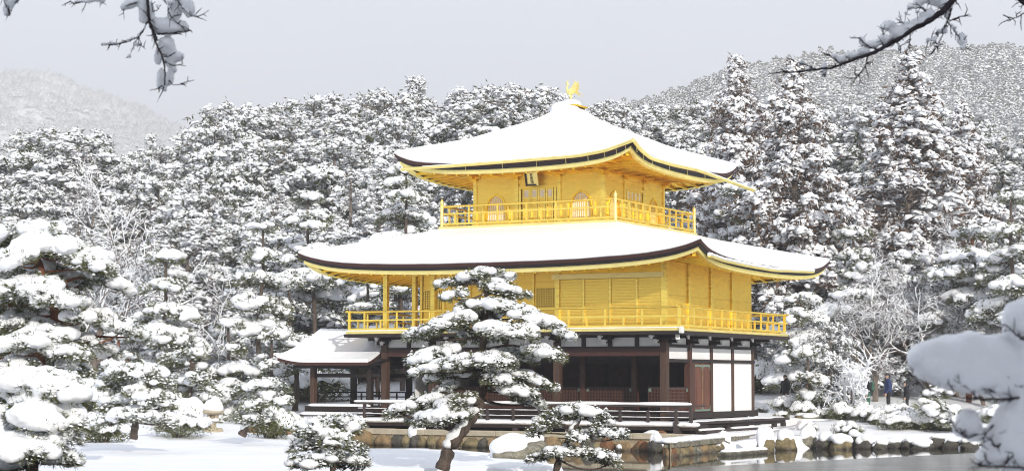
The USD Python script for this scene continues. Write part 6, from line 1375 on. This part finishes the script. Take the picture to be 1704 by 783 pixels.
# top left, hanging straight down
near_branch('hanging_branch', 'thin bare branch hanging down at the top left, snow packed along it', 8.6, [
    ([(246, -40), (246, 0), (247, 32), (254, 50), (262, 68)], 6, 4, 0), ([(247, 34), (256, 62), (262, 78), (270, 92), (275, 118), (274, 140), (270, 152)], 4, 2, 0),
    ([(246, 34), (238, 52), (230, 62), (212, 70), (195, 74), (169, 76)], 3, 1.5, 3), ([(230, 62), (224, 74), (217, 90)], 2, 1, 2.5), ([(231, 62), (236, 76), (242, 82)], 1.5, 1, 0),
    ([(262, 57), (285, 56), (305, 53), (316, 50)], 3, 1.5, 0), ([(300, -20), (278, 18), (288, 32), (300, 42), (316, 50)], 2, 1, 0), ([(262, -10), (280, 10), (288, 30)], 2, 1, 3), ([(285, -30), (300, 10), (318, 27), (328, 28)], 2.5, 1, 3),
    ([(274, 140), (262, 148), (249, 151)], 2, 1, 0), ([(276, 128), (288, 142), (306, 139)], 2, 1, 0), ([(270, 94), (282, 94), (292, 88)], 2, 1, 0), ([(273, 104), (290, 110), (305, 106)], 2, 1, 0), ([(240, 2), (222, 6), (202, 12)], 3, 1.5, 3), ([(250, 20), (262, 18), (268, 8)], 2, 1, 2)],
    [(262, 12, 0, 0)][:0] + [(276, 44, 18, 14), (262, 42, 12, 13), (292, 46, 18, 11), (304, 44, 9, 8), (308, 48, 8, 6), (240, 14, 9, 20), (252, 22, 5, 18), (238, 30, 7, 9), (278, 74, 15, 13), (270, 84, 9, 12), (284, 86, 12, 10), (263, 96, 7, 13), (292, 96, 12, 8), (300, 94, 8, 7), (282, 104, 10, 8), (288, 116, 8, 7), (268, 128, 7, 15), (282, 130, 7, 12), (266, 142, 5, 7), (274, 146, 4, 8), (214, 8, 11, 8), (225, 4, 10, 7), (205, 12, 6, 6), (288, 14, 10, 14), (294, 26, 8, 8), (310, 8, 14, 12), (316, 18, 10, 11), (300, 0, 12, 8)], 801, h=0.009, twig_n=1, front=0.035)
near_branch('hanging_branch', 'short snowy branch end poking in at the top left corner', 8.6, [([(20, -60), (18, -10), (14, 10), (16, 26)], 3, 1.5, 0), ([(2, -20), (8, 6), (16, 22)], 2, 1, 0), ([(40, -40), (36, -6), (28, 2)], 2, 1, 0)], [(16, 4, 10, 12), (12, 18, 8, 9), (24, -8, 14, 12)], 802, h=0.009, twig_n=1, front=0.02)
near_branch('hanging_branch', 'small snowy twig just touching the top edge left of the hanging branch', 8.8, [([(170, -50), (165, -8), (150, 4), (134, 4)], 3, 1.2, 3), ([(165, -8), (172, 4), (168, 8)], 2, 1, 2), ([(120, -20), (118, 0), (116, 4)], 2, 1, 0)], [(160, -2, 10, 5), (148, 2, 8, 4), (170, 0, 6, 5)], 803, h=0.009, twig_n=1)
# top right, sweeping down to the left
near_branch('sweeping_branch', 'dark bare branch with snow on its upper side sweeping in from the top right', 9.0, [
    ([(1640, -60), (1590, -6), (1570, 18), (1545, 36), (1520, 48), (1490, 68), (1455, 88), (1425, 97), (1390, 112), (1340, 119), (1290, 121)], 13, 2, 0),
    ([(1586, -10), (1582, 20), (1576, 40), (1562, 55), (1556, 70)], 5, 1.5, 2), ([(1578, 38), (1592, 56), (1604, 76), (1606, 80)], 3, 1.2, 3), ([(1578, 36), (1596, 28), (1614, 24)], 2.5, 1, 0), ([(1566, 52), (1552, 66), (1542, 70)], 2, 1, 2), ([(1568, 60), (1560, 76), (1552, 88)], 2, 1, 1),
    ([(1530, 44), (1515, 40), (1500, 38)], 3, 1, 3), ([(1555, 30), (1535, 14), (1512, 14)], 3, 1.2, 3), ([(1515, 50), (1514, 70), (1508, 88)], 2.5, 1, 0), ([(1490, 68), (1500, 80), (1492, 90)], 2, 1, 0), ([(1460, 84), (1440, 74), (1430, 62)], 2.5, 1, 2), ([(1470, 80), (1468, 60), (1478, 48)], 2, 1, 1),
    ([(1445, 92), (1440, 110), (1432, 122), (1420, 136)], 3, 1, 0), ([(1440, 108), (1452, 104)], 1.5, 1, 0), ([(1400, 108), (1385, 96), (1378, 90)], 2, 1, 2), ([(1375, 116), (1372, 128)], 3, 1.5, 0), ([(1360, 116), (1340, 108), (1325, 104)], 2, 1, 2), ([(1580, -10), (1556, -4), (1535, 6)], 3, 1, 4)],
    [(1545, 26, 14, 9), (1528, 38, 14, 9), (1510, 48, 14, 10), (1494, 58, 14, 9), (1478, 42, 13, 9), (1490, 50, 10, 8), (1470, 66, 12, 9), (1452, 74, 12, 7), (1434, 68, 6, 8), (1436, 86, 12, 7), (1416, 92, 12, 6), (1398, 98, 10, 6), (1372, 112, 5, 9), (1372, 122, 4, 9), (1570, 8, 10, 8), (1556, 2, 10, 8), (1600, 62, 8, 8), (1602, 70, 8, 6), (1514, 12, 6, 7), (1576, 22, 6, 12), (1570, 52, 8, 5), (1548, -4, 16, 10), (1530, 2, 12, 8)], 804, h=0.0095, twig_n=2, front=0.02)
near_branch('hanging_branch', 'thick dark branch stub and twig at the top right corner', 9.0, [([(1760, 30), (1704, 4), (1690, -14)], 16, 10, 0), ([(1730, 10), (1705, 22), (1690, 30), (1675, 34)], 3, 1, 0), ([(1700, 26), (1698, 40)], 2, 1, 0), ([(1692, 28), (1690, 20)], 2, 1, 0)], [(1700, 2, 5, 3)], 805, h=0.0095, twig_n=1)
# bottom right: a bough bent down by heavy snow
near_branch('snow_heaped_bough', 'leafless bough at the bottom right bent under huge rounded lumps of snow', 4.6, [
    ([(1760, 640), (1704, 660), (1660, 664), (1600, 662), (1560, 652), (1530, 640), (1510, 616)], 5, 1.5, 0), ([(1760, 540), (1704, 566), (1690, 556), (1674, 540)], 5, 2, 0), ([(1760, 800), (1700, 776), (1640, 776), (1620, 768)], 5, 2, 0), ([(1670, 660), (1652, 650), (1640, 640)], 3, 1.5, 0),
    ([(1625, 662), (1612, 644), (1596, 634)], 3, 1.5, 0), ([(1590, 658), (1580, 640)], 3, 1.2, 0), ([(1700, 690), (1660, 745), (1648, 730)], 3, 1.5, 0), ([(1640, 712), (1610, 730), (1590, 715), (1584, 700)], 4, 1.5, 0), ([(1720, 740), (1690, 752), (1676, 768)], 4, 2, 0), ([(1660, 700), (1640, 720), (1630, 740)], 3, 1.5, 0), ([(1648, 776), (1640, 760)], 3, 1.2, 0), ([(1612, 730), (1600, 716)], 2.5, 1, 0), ([(1720, 668), (1690, 640), (1676, 628)], 3.5, 1.5, 0)],
    [(1540, 596, 32, 28), (1580, 590, 44, 34), (1620, 588, 46, 34), (1660, 600, 40, 40), (1560, 615, 40, 24), (1610, 625, 50, 30), (1650, 640, 36, 22), (1690, 590, 40, 44, 0.05), (1700, 630, 40, 36), (1690, 534, 24, 30), (1710, 520, 30, 24), (1704, 550, 30, 18), (1728, 560, 40, 60),
     (1612, 702, 22, 24), (1601, 713, 17, 16), (1624, 722, 17, 13), (1606, 692, 10, 10), (1702, 668, 32, 32), (1684, 700, 34, 34), (1668, 730, 34, 32), (1654, 757, 30, 18), (1690, 748, 40, 30), (1640, 764, 16, 9), (1720, 690, 40, 60), (1735, 750, 40, 50), (1720, 620, 40, 50), (1700, 788, 34, 14), (1740, 600, 50, 60)], 806, h=0.0075, twig_n=2, front=0.034, iso=0.26, rough=0.34, fat=0.90)
# big evergreens beside and behind the photographer, which keep these branches in shade
rg = np.random.default_rng(5)
for i, (bk, rt) in enumerate(((7.0, 3.0), (8.5, -3.5), (6.5, 9.0), (12.0, 0.5), (11.5, 7.0), (13.0, -7.0), (16.0, 4.0), (16.5, -2.5), (15.0, 11.0), (7.0, -9.5), (20.0, 8.0), (20.5, 1.0), (21.0, -6.0), (8.0, 15.0), (20.0, 15.0), (12.0, -13.0), (25, 5), (25, 12))):
    q = CAM - FH * bk + RH * rt; z = gz(q[0], q[1]); k = i % 3; s = rg.uniform(13.5, 17.5) * (0.85 + bk * 0.02) / HT['conical'][k]
    put(K['conical'], USED['conical'], k, q[0], q[1], z, i * 1.1, (s * 1.15, s * 1.15, s), f'evergreen of the grove around the viewpoint, {ORD[i]} of it', cat='tree')

# ================================================================== the winter haze
hz_mat = usdkit.material(stage, '/World/Looks/haze', {'v': ('principled_volume', {'color': (0.97, 0.975, 1.0), 'density': 0.00072, 'anisotropy': 0.0})}, volume='v.volume')
tag(obj('haze', box(-2600, 2600, -800, 3800, -3.0, 395.0), hz_mat), kind='stuff')
